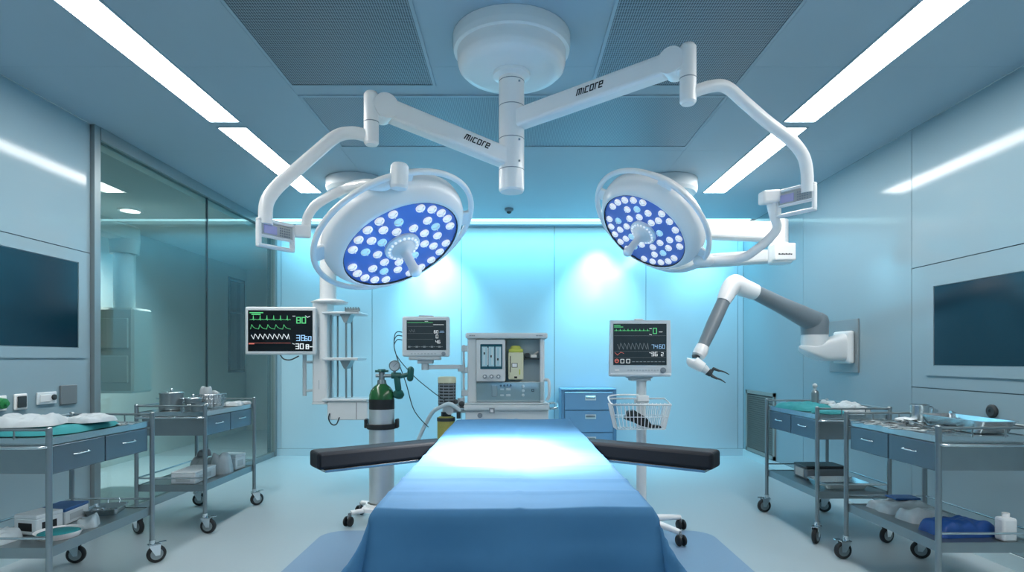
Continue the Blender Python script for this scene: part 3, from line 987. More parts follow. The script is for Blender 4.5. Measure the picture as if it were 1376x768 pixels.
carton('storage_carton', .15, .20, .085, -2.47, 3.18, SZ, .1, [M['paper'], M['bluebox']], 'white carton with a dark blue lid on the lower shelf of the nearest left trolley', 'box', lid=1, patch=M['greypl'])
carton('storage_carton', .14, .14, .10, -2.44, 2.985, SZ, -.2, [M['paper']], 'white carton with a black window patch on the lower shelf at the left picture edge', 'box', patch=M['ink'])
soft('gauze_pack', .17, .16, .07, 4, -2.51, 2.82, SZ + .0, M['wrap'], 'white wrapped pack at the far left of the lower shelf, by the carton', 'pack', 0, rough=.4)
t = thing('round_tray', 'round green lined white tray on the lower shelf of the nearest left trolley', 'tray', (-2.27, 2.90, SZ))
b = MB(); b.lathe([(0, 0), (.085, 0), (.1, .028), (.104, .03), (.097, .026), (.083, .006), (0, .006)], (-2.27, 2.90, SZ), n=32); b.build('tray_body', M['white'], t)
b = MB(); b.slathe([(.088, .010), (.088, .022), (.06, .031), (0, .034)], (-2.27, 2.90, SZ), n=32); b.build('cloth_lining', M['green'], t)
soft('gauze_pack', .10, .12, .06, 5, -2.255, 3.075, SZ, M['wrap'], 'small crumpled white pack beside the round green tray', 'pack', .4, rough=.5)


def steel_tray(x, y, z, w, d, h, rz, label, name='instrument_tray', m='steel', cat='tray', group=None):
    T = Matrix.Translation((x, y, z)) @ Matrix.Rotation(rz, 4, 'Z')
    t = thing(name, label, cat, (x, y, z), group)
    b = MB()
    o = 1.16
    P = [[(-1, -1), (1, -1), (1, 1), (-1, 1)]]
    def ring(k, zz, ins=0.0):
        return [T @ V((sx * (w / 2 * k - ins), sy * (d / 2 * k - ins), zz)) for sx, sy in rr]
    rr = []
    for cx_, cy_, a0 in ((.8, .8, 0), (-.8, .8, 90), (-.8, -.8, 180), (.8, -.8, 270)):
        for q in range(5):
            a = math.radians(a0 + 22.5 * q); rr.append((cx_ + .2 * math.cos(a), cy_ + .2 * math.sin(a)))
    R = [ring(.84, 0), ring(.84, 0), ring(1, h), ring(1.04, h), ring(1.04, h + .003), ring(.99, h + .003), ring(.825, .004)]
    n = len(rr)
    for a, c in zip(R[1:], R[2:]): b.add(a + c, [(i, (i + 1) % n, n + (i + 1) % n, n + i) for i in range(n)], False)
    b.add(R[0], [list(range(n))[::-1]]); b.add(R[-1], [list(range(n))])
    b.build('tray_body', M[m], t)
    return t, T


t, T = steel_tray(-2.345, 3.34, SZ, .17, .18, .035, .25, 'shallow steel tray of instruments at the far end of the lower left shelf')
b = MB()
for i in range(5): b.tube([T @ V((-.05 + .024 * i, -.07, .009)), T @ V((-.045 + .022 * i, .0, .011)), T @ V((-.05 + .025 * i, .07, .009))], .003, 6, 3)
tag(b.build('instrument_bundle', M['steeld'], t), kind='stuff')
b = MB()
for s in (-1, 1): b.tube([T @ V((-.03, s * .105, .036)), T @ V((-.025, s * .115, .055)), T @ V((.025, s * .115, .055)), T @ V((.03, s * .105, .036))], .004, 8, 4)
b.build('handle', M['chrome'], t)

# ---- farther left trolley
def pot(x, y, r, h, label, lid=True, name='steel_pot'):
    t = thing(name, label, 'pot', (x, y, TZ), 'steel pots on the farther left trolley' if name == 'steel_pot' else None)
    b = MB(); b.lathe([(0, 0), (r * .96, 0), (r, .006), (r, h), (r * 1.05, h), (r * 1.05, h + .004), (r * .95, h + .004), (r * .95, .005), (0, .005)], (x, y, TZ), n=32); b.build('pot_body', M['steeld'], t)
    if lid:
        b = MB(); b.slathe([(r * 1.06, h + .005), (r * 1.06, h + .010), (r * .9, h + .016), (r * .2, h + .02), (0, h + .02)], (x, y, TZ), n=32)
        b.slathe([(.006, h + .02), (.012, h + .032), (.008, h + .038), (0, h + .039)], (x, y, TZ), n=12); b.build('lid', M['steel'], t)
    b = MB()
    for s in (-1, 1): b.tube([(x + s * r, y - .02, TZ + h * .7), (x + s * (r + .022), y - .016, TZ + h * .7), (x + s * (r + .022), y + .016, TZ + h * .7), (x + s * r, y + .02, TZ + h * .7)], .004, 8, 4)
    b.build('handle', M['chrome'], t)
    return t


pot(-2.515, 4.27, .078, .115, 'tall lidded steel pot at the left end of the farther left trolley')
pot(-2.345, 4.25, .055, .075, 'smaller steel pot next to the tall lidded one')
pot(-2.245, 4.13, .045, .06, 'smallest steel pot, nearest the corner post of the farther left trolley', lid=False)


def wire_basket(x, y, z, w, d, h, label, n=8, r=.0022, name='wire_basket', m='chrome'):
    t = thing(name, label, 'basket', (x, y, z))
    b = MB()
    for k in range(n + 1):
        q = k / n
        for s in (-1, 1):
            b.tube([(x - w / 2 + w * q, y + s * d / 2, z + h), (x - w * .46 + w * .92 * q, y + s * d * .46, z + .002)], r, 6, 1)
            b.tube([(x + s * w / 2, y - d / 2 + d * q, z + h), (x + s * w * .46, y - d * .46 + d * .92 * q, z + .002)], r, 6, 1)
        b.tube([(x - w * .46 + w * .92 * q, y - d * .46, z + .003), (x - w * .46 + w * .92 * q, y + d * .46, z + .003)], r, 6, 1)
    for zz, f in ((.35, .475), (.68, .488)):
        b.tube([(x - w * f, y - d * f, z + h * zz), (x + w * f, y - d * f, z + h * zz), (x + w * f, y + d * f, z + h * zz), (x - w * f, y + d * f, z + h * zz)], r, 6, 1, closed=True)
    b.build('wire_mesh', M[m], t)
    b = MB()
    for zz in (h, ): b.tube([(x - w / 2, y - d / 2, z + zz), (x + w / 2, y - d / 2, z + zz), (x + w / 2, y + d / 2, z + zz), (x - w / 2, y + d / 2, z + zz)], r * 2, 8, 1, closed=True)
    b.build('rim', M[m], t)
    return t


wire_basket(-2.33, 4.46, TZ, .15, .19, .10, 'small steel wire basket holding white pieces on the farther left trolley')
for i, (dx, dy, s_) in enumerate(((-.01, -.045, 6), (.01, .043, 7))):
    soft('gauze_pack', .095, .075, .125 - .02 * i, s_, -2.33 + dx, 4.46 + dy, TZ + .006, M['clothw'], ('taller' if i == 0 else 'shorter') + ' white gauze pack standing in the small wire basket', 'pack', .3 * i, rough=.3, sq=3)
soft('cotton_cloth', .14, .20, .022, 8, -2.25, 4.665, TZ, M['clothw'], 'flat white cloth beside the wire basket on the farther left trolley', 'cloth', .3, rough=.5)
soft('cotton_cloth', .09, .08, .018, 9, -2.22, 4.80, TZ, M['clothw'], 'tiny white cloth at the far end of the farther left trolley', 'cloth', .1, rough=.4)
carton('storage_carton', .17, .30, .085, -2.34, 4.255, SZ, .02, [M['paper']], 'long white carton at the near end of the lower shelf under the steel pots', 'box', patch=M['greypl'])
soft('gauze_pack', .16, .17, .13, 10, -2.28, 4.53, SZ, M['wrap'], 'puffy white pack in the middle of the lower shelf under the wire basket', 'pack', .2, rough=.3, sq=3)
carton('storage_carton', .15, .14, .12, -2.28, 4.70, SZ, -.1, [M['paper']], 'square white carton at the far end of the lower shelf, farther left trolley', 'box', patch=M['greypl'])
soft('gauze_pack', .20, .16, .10, 11, -2.46, 4.62, SZ, M['wrap'], 'wide white pack against the back rail of the farther left trolley', 'pack', .0, rough=.35)
soft('dark_pouch', .10, .10, .04, 12, -2.46, 4.62, SZ + .118, M['midgrey'], 'grey pouch lying on top of the wide white pack', 'pouch', .5, rough=.3)

# ---- farther right trolley
soft('surgical_cloth', .30, .46, .035, 21, 2.17, 4.34, TZ, M['green'], 'green surgical cloth on the farther right trolley', 'cloth', .05, rough=.4, freq=8)
t = thing('dispenser_bottle', 'slim clear and steel dispenser bottle standing on the farther right trolley', 'bottle', (2.30, 4.43, TZ + .0))
b = MB(); b.lathe([(0, .036), (.026, .036), (.028, .042), (.028, .115), (.022, .130), (.012, .134), (0, .134)], (2.30, 4.43, TZ), n=20); b.build('bottle_body', M['steeld'], t)
b = MB(); b.lathe([(.012, .134), (.012, .15), (.006, .152), (0, .152)], (2.30, 4.43, TZ), n=14); b.sphere((2.30, 4.43, TZ + .166), .019, 12); b.build('pump_top', M['clothw'], t)
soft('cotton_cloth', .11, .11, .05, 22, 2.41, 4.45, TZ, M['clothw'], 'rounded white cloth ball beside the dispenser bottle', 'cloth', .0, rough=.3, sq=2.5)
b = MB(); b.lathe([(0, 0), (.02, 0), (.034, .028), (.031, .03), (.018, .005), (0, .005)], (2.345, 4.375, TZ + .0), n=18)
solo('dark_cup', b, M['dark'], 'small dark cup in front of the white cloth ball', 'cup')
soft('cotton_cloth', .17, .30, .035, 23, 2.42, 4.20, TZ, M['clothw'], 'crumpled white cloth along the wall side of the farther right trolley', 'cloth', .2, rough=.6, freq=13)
soft('surgical_cloth', .18, .18, .018, 25, 2.17, 3.99, TZ, M['green'], 'thin green cloth at the near corner of the farther right trolley', 'cloth', .3, rough=.3)
t = thing('instrument_case', 'dark grey carry case with a pale end label on the lower shelf beside the vent', 'case', (2.28, 4.33, SZ))
b = MB(); b.box(2.14, 2.44, 4.24, 4.44, SZ, SZ + .08, .012, None, 2); b.build('case_body', M['midgrey'], t)
b = MB(); b.box(2.14, 2.44, 4.24, 4.44, SZ + .081, SZ + .10, .008, None, 2); b.build('lid', M['dark'], t)
b = MB(); b.box(2.136, 2.14, 4.28, 4.40, SZ + .015, SZ + .075, .001); b.build('end_label', M['pinkish'], t)
t, T = steel_tray(2.25, 4.03, SZ, .32, .24, .045, .0, 'steel tray with dark instruments at the near end of the lower shelf, farther right trolley')
b = MB()
for i in range(8): b.tube([T @ V((-.11 + .031 * i, -.08, .011)), T @ V((-.10 + .03 * i, 0, .02)), T @ V((-.115 + .032 * i, .08, .011))], .005, 6, 3)
tag(b.build('instrument_bundle', M['dark'], t), kind='stuff')

# ---- nearest right trolley
GI = 'loose instruments on the nearest right trolley'
k = 0
for i in range(9):
    forceps(2.09 + .02 * (i % 3) + random.uniform(-.01, .01), 2.98 + .058 * i, TZ + .0005 * (i % 2), 1.2 + random.uniform(-.5, .5) - (PI if i % 2 else 0), .14, 'ringed steel forceps lying near the aisle edge of the nearest right trolley', GI, m=('steeld', 'instr')[i % 2])
for i in range(8):
    forceps(2.262 + random.uniform(-.005, .005), 2.99 + .055 * i, TZ + .006 * (i % 2), (-.1 if i < 6 else -.4) + random.uniform(-.35, .1), .12, 'steel forceps lying along the middle of the nearest right trolley', GI + ', middle row', m=('instr', 'instr', 'steeld')[i % 3])
b = MB(); b.lathe([(0, 0), (.045, 0), (.048, .005), (.048, .095), (.052, .098), (.052, .10), (.045, .10), (.043, .006), (0, .006)], (2.42, 3.46, TZ), n=28)
b.tube([(2.468, 3.46, TZ + .085), (2.50, 3.46, TZ + .08), (2.50, 3.46, TZ + .03), (2.468, 3.46, TZ + .025)], .005, 8, 4)
solo('steel_mug', b, M['steel'], 'polished steel mug with a handle at the back of the nearest right trolley', 'mug')
b = MB(); b.obox((2.335, 3.44, TZ + .018), (.045, .03, 0), (-.02, .03, .004), (0, 0, .001)); b.obox((2.30, 3.44, TZ + .009), (.03, .02, 0), (-.014, .02, .004), (0, 0, .009), .004)
solo('label_packet', b, M['paper'], 'small white packet leaning beside the steel mug', 'packet')
t, T = steel_tray(2.39, 3.07, TZ, .19, .44, .06, .0, 'large polished steel basin on the wall side of the nearest right trolley', name='steel_basin', cat='basin', m='steel')
b = MB()
for i in range(6): b.tube([T @ V((-.06 + .02 * i, -.12 + .01 * i, .012)), T @ V((-.04 + .015 * i, .02, .022)), T @ V((-.05 + .02 * i, .14, .012))], .004, 6, 3)
tag(b.build('instrument_bundle', M['steeld'], t), kind='stuff')
t = thing('plastic_packet', 'clear white packet with a blue stripe on the lower shelf, nearest right trolley', 'packet', (2.27, 3.40, SZ))
b = MB(); place(pad(.30, .22, .055, 31, rough=.25, sq=6), 2.27, 3.40, SZ); bb = place(pad(.30, .22, .055, 31, rough=.25, sq=6), 2.27, 3.40, SZ); bb.build('wrapped_body', M['wrap'], t)
b = MB(); b.obox((2.30, 3.43, SZ + .068), (.075, 0, 0), (0, .05, 0), (0, 0, .005), .003); b.build('blue_label', M['bluebox'], t)
soft('gauze_pack', .24, .17, .05, 32, 2.25, 3.19, SZ, M['wrap'], 'flat white wrapped pack between the striped packet and the blue bundle', 'pack', .1, rough=.4)
soft('sterile_bundle', .30, .18, .065, 33, 2.26, 2.96, SZ, M['bluewrap'], 'deep blue wrapped bundle on the lower shelf of the nearest right trolley', 'bundle', .1, rough=.22, sq=9)
t = thing('plastic_bottle', 'white square bottle at the near end of the lower shelf beside the blue bundle', 'bottle', (2.40, 2.83, SZ))
b = MB(); b.box(2.365, 2.435, 2.80, 2.86, SZ, SZ + .115, .012, None, 2); b.build('bottle_body', M['offwhite'], t)
b = MB(); b.cyl((2.40, 2.83, SZ + .114), (2.40, 2.83, SZ + .135), .016, n=16); b.build('cap', M['white'], t)
# ================================================================== operating table, drape
TT = .86                                         # drape surface height
t = thing('operating_table', 'operating table under a blue drape with two black arm boards', 'operating table', (0, 2.45, 0))
b = MB(); b.prism(rrect(-.28, .28, 1.95, 3.05, .08), (0, 0, .004), (1, 0, 0), (0, 1, 0), (0, 0, .11)); b.build('base', M['white'], t)
b = MB(); b.box(-.14, .14, 2.28, 2.72, .115, .70, .02, None, 2); b.build('pedestal', M['steel'], t)
b = MB(); b.box(-.29, .29, 1.43, 3.41, .70, .77, .01); b.box(-.31, .31, 1.42, 3.42, .77, .852, .02, None, 2); b.build('mattress', M['leather'], t)
b = MB()
for s in (-1, 1): b.box(s * .30, s * .325, 1.6, 3.3, .715, .74, .003)
b.build('side_rail', M['steel'], t)
for s, p0, p1 in ((-1, (-.33, 2.74), (-.822, 2.385)), (1, (.33, 2.74), (.835, 2.385))):
    a, e = V((*p0, .8)), V((*p1, .8))
    d = (e - a).normalized(); n = V((d.y, -d.x, 0)); n = n if n.y < 0 else -n
    b = MB()
    b.obox((a + e) / 2 + V((0, 0, .006)), (e - a) / 2, n * .060, (0, 0, .036), .014, 3)
    pd = b.build('arm_board_pad', M['leather'], t)
    b = MB(); b.obox((a + e) / 2 + V((0, 0, -.037)) - d * .01, (e - a) / 2 - d * .02, n * .055, (0, 0, .006), .002)
    b.obox(a + d * .04 + V((0, 0, -.055)), d * .06, n * .03, (0, 0, .012), .003)
    b.build('arm_board_plate', M['steel'], t)

# drape: one cloth, flat on top, falling over the edges
X0, X1, Y0, Y1 = -.335, .335, 1.395, 3.46
HX, HYN, HYF = .50, .62, .40
def axis(lo, hi, a0, a1, n_mid, n_e):
    return [lo - a0 + a0 * i / n_e for i in range(n_e)] + [lo + (hi - lo) * i / n_mid for i in range(n_mid + 1)] + [hi + a1 * (i + 1) / n_e for i in range(n_e)]
def drape_pt(s, q):
    ex = max(X0 - s, 0, s - X1); ey = max(Y0 - q, 0, q - Y1)
    sx = -1 if s < X0 else 1; sy = -1 if q < Y0 else 1
    x = min(max(s, X0), X1); y = min(max(q, Y0), Y1)
    drop = max(ex, ey) + .10 * min(ex, ey)
    rr = .010
    def roll(e): return rr * min(1, e / rr) ** .6 + .13 * max(0, drop - .03)
    if ex > 0: x += sx * (roll(ex) + .45 * min(ex, ey) * min(1, ey * 6))
    if ey > 0: y += sy * (roll(ey) + .45 * min(ex, ey) * min(1, ex * 6))
    z = TT - max(0, drop - rr * .35)
    # hanging folds
    f = max(0, drop - .03)
    if ey > 0 and ex == 0: y += sy * f * .10 * math.sin(s * 17 + 1.3) ; 
    if ex > 0 and ey == 0: x += sx * f * .09 * math.sin(q * 11 + .4)
    if drop < .02:
        z += .006 * noise.noise(V((s * 3.1, q * 2.2, .3))) + .003 * noise.noise(V((s * 7, q * 9, 2.3)))
        for yc, amp, wd in ((1.56, .004, .012), (1.73, .0055, .013), (1.95, .004, .013), (2.17, .003, .014), (2.62, .002, .012), (3.05, .002, .012)):
            z += amp * math.exp(-((q - yc - .012 * math.sin(s * 5 + yc * 9)) / wd) ** 2)
        z += .0045 * math.exp(-((s - .01) / .007) ** 2)
    else:
        x += .006 * noise.noise(V((s * 6, q * 6, 4.1))); y += .006 * noise.noise(V((s * 6, q * 6, 9.1)))
        if ey > 0: y -= .009 * math.exp(-((z - .74 - .02 * math.sin(s * 4)) / .008) ** 2)
    return V((x, y, z))
SX = axis(X0, X1, HX, HX, 44, 26); SY = axis(Y0, Y1, HYN, HYF, 130, 28)
b = MB(); b.grid([[drape_pt(s, q) for q in SY] for s in SX])
o = b.build('surgical_drape', M['drape'])
md = o.modifiers.new('thickness', 'SOLIDIFY'); md.thickness = .0025; md.offset = 1
tag(o, 'large blue surgical drape covering the operating table', 'drape')
# ================================================================== equipment at the far end
def px_x(px, d): return (px - CX) * d / F
def px_z(py, d): return EYE + (CY - py) * d / F


def wave(kind, x0, x1, y, h, n):
    """one monitor trace as a polyline"""
    P = []
    for i in range(n):
        a = x0 + (x1 - x0) * i / n; w = (x1 - x0) / n
        if kind == 'ecg': P += [(a, y), (a + w * .3, y), (a + w * .36, y + h * .15), (a + w * .45, y), (a + w * .5, y + h), (a + w * .56, y - h * .15), (a + w * .62, y), (a + w * .8, y + h * .12), (a + w * .9, y)]
        elif kind == 'pleth': P += [(a, y), (a + w * .15, y + h), (a + w * .35, y + h * .45), (a + w * .6, y + h * .15)]
        elif kind == 'tri': P += [(a, y + h * .8), (a + w * .5, y), (a + w * .8, y + h)]
        else: P += [(a, y)]
    return P + [(x1, y)]


def monitor_front(t, o, u, k, w, h, mats_screen, th):
    """flat screen w x h with its traces, o = lower left corner of the glass"""
    nrm = u.cross(k)
    if nrm.y > 0: nrm = -nrm
    b = MB(); b.obox(o + u * w / 2 + k * h / 2, u * w / 2, k * h / 2, nrm * .002)
    so = o + nrm * .002
    return b, so, nrm


# ---- anaesthesia machine
D = 5.2
S = D / F
def mx(p): return (p - CX) * S
def mz(p): return EYE + (CY - p) * S
t = thing('anaesthesia_machine', 'white anaesthesia machine on castors behind the head of the operating table', 'anaesthesia machine', (mx(681), D + .2, 0))
b = MB()
b.box(mx(628), mx(734), D + .28, D + .5, .25, mz(455), .01)                           # rear body
b.box(mx(628), mx(640), D + .02, D + .28, mz(541), mz(454), .008)                      # left cheek
b.box(mx(726), mx(731), D + .02, D + .28, mz(541), mz(454), .006)
b.box(mx(640), mx(726), D + .05, D + .28, mz(541), mz(513), .004)
b.build('cabinet', M['offwhite'], t)
b = MB()
b.box(mx(625.5), mx(736), D - .03, D + .5, mz(454.6), mz(447), .015, None, 2)
b.m = 1
for x0, x1 in ((631, 639), (720, 729)):
    for i in range(5): b.box(mx(x0 + (x1 - x0) * i / 5), mx(x0 + (x1 - x0) * (i + .7) / 5), D - .0315, D - .0295, mz(451.5), mz(450))
b.build('top_shelf', [M['lightgrey'], M['midgrey']], t)
b = MB(); b.box(mx(640), mx(679), D - .005, D + .26, mz(512.5), mz(455.5), .008); fp = b.build('flow_panel', M['offwhite'], t)
b = MB(); b.box(mx(645.5), mx(675), D - .012, D - .004, mz(495.5), mz(462), .004); b.m = 1
for i in range(3): b.box(mx(647.5 + i * 9.2), mx(655 + i * 9.2), D - .0135, D - .0118, mz(492), mz(465.5))
b.m = 2
for i in range(5): b.box(mx(650 + i * 5.4), mx(650.8 + i * 5.4), D - .0145, D - .0133, mz(490), mz(467))
b.m = 3
for i in range(3): b.box(mx(650 + i * 9), mx(652 + i * 9), D - .0155, D - .0143, mz(476 + 4 * i), mz(473 + 4 * i))
b.build('flow_meter_window', [mat('deep_teal_glass', (.02, .10, .14), rough=.15, var=0), mat('pale_teal_scale', (.45, .68, .75), rough=.3, var=0), M['white'], M['dark']], fp)
for px_ in (651.5, 660.5, 669.8):
    b = MB(); b.lathe([(0, 0), (.02, 0), (.017, .02), (0, .022)], (mx(px_), D - .005, mz(505.5)), (0, -1, 0), 8); b.m = 1; b.lathe([(0, .022), (.009, .022), (.009, .026), (0, .026)], (mx(px_), D - .005, mz(505.5)), (0, -1, 0), 10)
    b.build('flow_knob', [M['midgrey'], M['white']], fp)
b = MB(); b.box(mx(680), mx(726), D + .15, D + .275, mz(513), mz(455)); b.build('recess_back', M['recess'], t)
v = MB()
v.box(mx(683), mx(703.5), D + .02, D + .145, mz(510), mz(473), .008); v.m = 1
v.box(mx(683.5), mx(703), D + .02, D + .145, mz(472.8), mz(468.5), .006); v.slathe([(.045, 0), (.05, .015), (.035, .03), (0, .032)], (mx(693), D + .085, mz(468.5)), n=18)
v.box(mx(697.5), mx(699.2), D + .018, D + .0205, mz(503), mz(496))
v.m = 2; v.box(mx(687.5), mx(695.5), D + .018, D + .0205, mz(493.5), mz(487.5)); v.box(mx(691), mx(695), D + .018, D + .0205, mz(508), mz(505.5)); v.box(mx(685.3), mx(686.3), D + .018, D + .0205, mz(500), mz(478))
v.m = 3; v.box(mx(688.3), mx(694.7), D + .0172, D + .0185, mz(492.8), mz(488.2))
v.build('vaporizer', [M['cream'], M['yellow'], M['ink'], M['white']], t)
b = MB(); b.box(mx(704.5), mx(725), D + .03, D + .149, mz(483), mz(481), .003); b.box(mx(706), mx(712), D + .05, D + .14, mz(480.5), mz(474), .004); b.m = 1; b.box(mx(713), mx(722), D + .06, D + .14, mz(480.5), mz(476), .004); b.cyl((mx(718), D + .14, mz(476)), (mx(724), D + .1, mz(472)), .008, n=10)
b.build('side_tray', [M['dark'], M['white']], t)
b = MB()
b.box(mx(640), mx(726), D + .04, D + .05, mz(540), mz(514), 0); b.m = 1
b.box(mx(660.5), mx(668), D + .02, D + .04, mz(533), mz(517), .006); b.m = 2
for i, (p, q) in enumerate(((673, 518), (677.5, 518), (682, 517.5), (686, 517.5))): b.cyl((mx(p), D + .04, mz(q)), (mx(p), D + .025, mz(q)), .010, n=10)
b.m = 3
for q in (519, 525, 531): b.lathe([(0, 0), (.014, 0), (.012, .016), (0, .018)], (mx(703), D + .04, mz(q)), (0, -1, 0), 14)
for q in (523, 531): b.box(mx(680), mx(686), D + .03, D + .04, mz(q + 1.5), mz(q - 1.5), .002); b.box(mx(672), mx(677), D + .03, D + .04, mz(q + 1.2), mz(q - 1.2), .002)
b.m = 2; b.lathe([(.016, 0), (.016, .006), (.010, .006), (.010, 0)], (mx(716), D + .04, mz(524.5)), (0, -1, 0), 4)
b.build('control_panel', [mat('pale_panel', (.42, .52, .56), rough=.4), M['greypl'], M['ink'], M['white']], t)
b = MB(); b.box(mx(640), mx(731), D - .012, D - .004, mz(537), mz(512.8), .001); b.build('clear_cover', M['clear'], t)
b = MB()
b.box(mx(625), mx(737.5), D - .17, D + .28, mz(549.5), mz(541), .02, None, 3); b.box(mx(626), mx(737), D - .17, D - .155, mz(541), mz(539), .005)
b.build('worktop', M['lightgrey'], t)
b = MB(); b.box(mx(627), mx(736), D - .13, D + .28, mz(562), mz(549.5), .008); dr = b.build('drawer', M['offwhite'], t)
b = MB(); b.lathe([(0, 0), (.034, 0), (.03, .018), (0, .02)], (mx(662), D - .172, mz(549)), (0, -1, 0), 4); b.lathe([(0, 0), (.022, 0), (.02, .012), (0, .014)], (mx(646), D - .131, mz(556)), (0, -1, 0), 16); b.m = 1; b.lathe([(.018, .02), (.018, .022), (0, .022)], (mx(662), D - .172, mz(549)), (0, -1, 0), 4)
b.build('knob', [M['midgrey'], M['white']], dr)
b = MB(); b.tube([(mx(732), D + .03, mz(510)), (mx(737), D + .0, mz(511)), (mx(738), D - .01, mz(520)), (mx(737.5), D - .01, mz(532)), (mx(735), D + .0, mz(537))], .014, 10, 6); b.build('grab_handle', M['lightgrey'], t)
b = MB()
for s in (-1, 1): b.tube([(mx(681 + s * 56), D + .22, mz(545)), (mx(681 + s * 66), D + .2, mz(543)), (mx(681 + s * 68), D + .05, mz(543.5)), (mx(681 + s * 66), D - .1, mz(546)), (mx(681 + s * 56), D - .12, mz(547))], .011, 8, 5)
b.build('side_rail', M['steel'], t)
b = MB(); b.box(mx(629), mx(733), D + .0, D + .48, .17, mz(562), .01); b.m = 1
for i in range(3): b.box(mx(632), mx(730), D - .006, D + .001, .22 + .15 * i, .355 + .15 * i, .004)
b.build('drawer_base', [M['offwhite'], M['lightgrey']], t)
for sx in (634, 728):
    for y in (D + .06, D + .42):
        b = MB(); b.cyl((mx(sx), y, .10), (mx(sx), y, .175), .018); b.obox((mx(sx), y, .1), (.02, 0, 0), (0, .03, 0), (0, 0, .008)); c = b.build('caster', M['midgrey'], t)
        b = MB(); b.slathe([(.02, -.016), (.05, -.014), (.052, 0), (.05, .014), (.02, .016)], (mx(sx), y + .015, .053), (1, 0, 0), 20); b.lathe([(0, -.015), (.022, -.015), (.022, .015), (0, .015)], (mx(sx), y + .015, .053), (1, 0, 0), 14); b.build('wheel', M['black'], c)
# side post that carries the middle monitor's arm
b = MB(); b.cyl((mx(622.5), D + .05, mz(540)), (mx(622.5), D + .05, mz(463)), .011, n=12)
for q in (468, 497, 528): b.box(mx(619.5), mx(629), D + .03, D + .08, mz(q + 4), mz(q - 4), .005)
b.build('side_post', M['lightgrey'], t)
# breathing gear hung on its left: absorber block, bellows canister, yellow granule jar, valves, hoses
b = MB(); b.box(mx(596), mx(628), D - .10, D + .03, mz(553), mz(543), .012); b.cyl((mx(620), D - .04, mz(545)), (mx(620), D - .04, mz(534)), .03); b.cyl((mx(607), D - .12, mz(549)), (mx(607), D - .18, mz(549)), .035, n=18); b.m = 1
b.cyl((mx(618), D - .12, mz(552)), (mx(618), D - .12, mz(560)), .018); b.cyl((mx(597), D - .1, mz(552)), (mx(597), D - .1, mz(557)), .015); b.sphere((mx(622), D - .12, mz(541)), .026, 12); b.sphere((mx(614), D - .12, mz(538)), .022, 12)
b.build('absorber_block', [M['greypl'], M['dark']], t)
b = MB(); b.lathe([(0, mz(544)), (.075, mz(544)), (.075, mz(513))], (mx(601), D - .02, 0), n=24); b.m = 1; b.lathe([(.08, mz(514)), (.082, mz(513)), (.082, mz(507)), (.07, mz(505.5)), (0, mz(505.5))], (mx(601), D - .02, 0), n=24); b.m = 2
for i in range(7): b.lathe([(.076, mz(541 - 4 * i)), (.079, mz(540.6 - 4 * i)), (.079, mz(539.6 - 4 * i)), (.076, mz(539.2 - 4 * i))], (mx(601), D - .02, 0), n=24)
for i in range(10):
    a = 2 * PI * i / 10; b.cyl((mx(601) + .077 * math.cos(a), D - .02 + .077 * math.sin(a), mz(543)), (mx(601) + .077 * math.cos(a), D - .02 + .077 * math.sin(a), mz(514)), .003, n=6)
b.build('bellows_canister', [M['dark'], M['cream'], M['midgrey']], t)
b = MB(); b.lathe([(.074, mz(594)), (.078, mz(590)), (.078, mz(562)), (.06, mz(558)), (0, mz(557))], (mx(600.5), D - .06, 0), n=24); b.lathe([(0, mz(594)), (.074, mz(594))], (mx(600.5), D - .06, 0), n=24); b.m = 1
b.lathe([(.08, mz(564)), (.081, mz(563.5)), (.081, mz(560)), (.08, mz(559.5))], (mx(600.5), D - .06, 0), n=24); b.cyl((mx(600.5), D - .06, mz(559)), (mx(600.5), D - .06, mz(552)), .045)
b.build('granule_jar', [M['amber'], M['dark']], t)
b = MB()
b.tube([(mx(620), D - .14, mz(549)), (mx(608), D - .2, mz(540)), (mx(596), D - .2, mz(544)), (mx(585), D - .16, mz(551)), (mx(574), D - .1, mz(568)), (mx(563), D - .05, mz(590)), (mx(553), D + .0, mz(606)), (mx(548), D + .02, mz(612))], .017, 10, 8)
b.build('breathing_hose', M['tubew'], t)

# ---- middle monitor on its swing arm
Dm = 5.0
def X2(p): return px_x(p, Dm)
def Z2(p): return px_z(p, Dm)
t = thing('patient_monitor', 'square grey patient monitor on a swing arm beside the anaesthesia machine', 'monitor', (X2(572), Dm, Z2(480)))
b = MB(); b.box(X2(540), X2(604), Dm, Dm + .06, Z2(479), Z2(424.5), .018, None, 3); b.box(X2(545), X2(599), Dm + .05, Dm + .13, Z2(476), Z2(429), .03, None, 2)
b.box(X2(562), X2(582), Dm + .01, Dm + .05, Z2(424.5), Z2(423), .004); b.build('housing', M['lightgrey'], t)
b = MB(); b.box(X2(546.5), X2(599.5), Dm - .002, Dm + .003, Z2(470), Z2(430)); sc_ = Dm - .003
o_ = V((X2(547), sc_ + .001, Z2(469.5))); w_, h_ = X2(599) - X2(547), Z2(430.5) - Z2(469.5)
U, K, N = V((1, 0, 0)), V((0, 0, 1)), V((0, -1, 0))
b.m = 1; b.strokes([wave('flat', .01 * w_, .66 * w_, .93 * h_, 0, 1)], o_, U, K, N, .0029)
b.m = 4
for yy in (.80, .56, .36): b.strokes([[(.01 * w_, yy * h_), (.68 * w_, yy * h_)]], o_, U, K, N, .0016)
b.strokes([wave('tri', .06 * w_, .2 * w_, .6 * h_, .10 * h_, 2)], o_, U, K, N, .0014)
for i in range(14): b.strokes([[((.04 + .065 * i) * w_, .10 * h_), ((.075 + .065 * i) * w_, .10 * h_)]], o_, U, K, N, .0043 if i % 3 else .014)
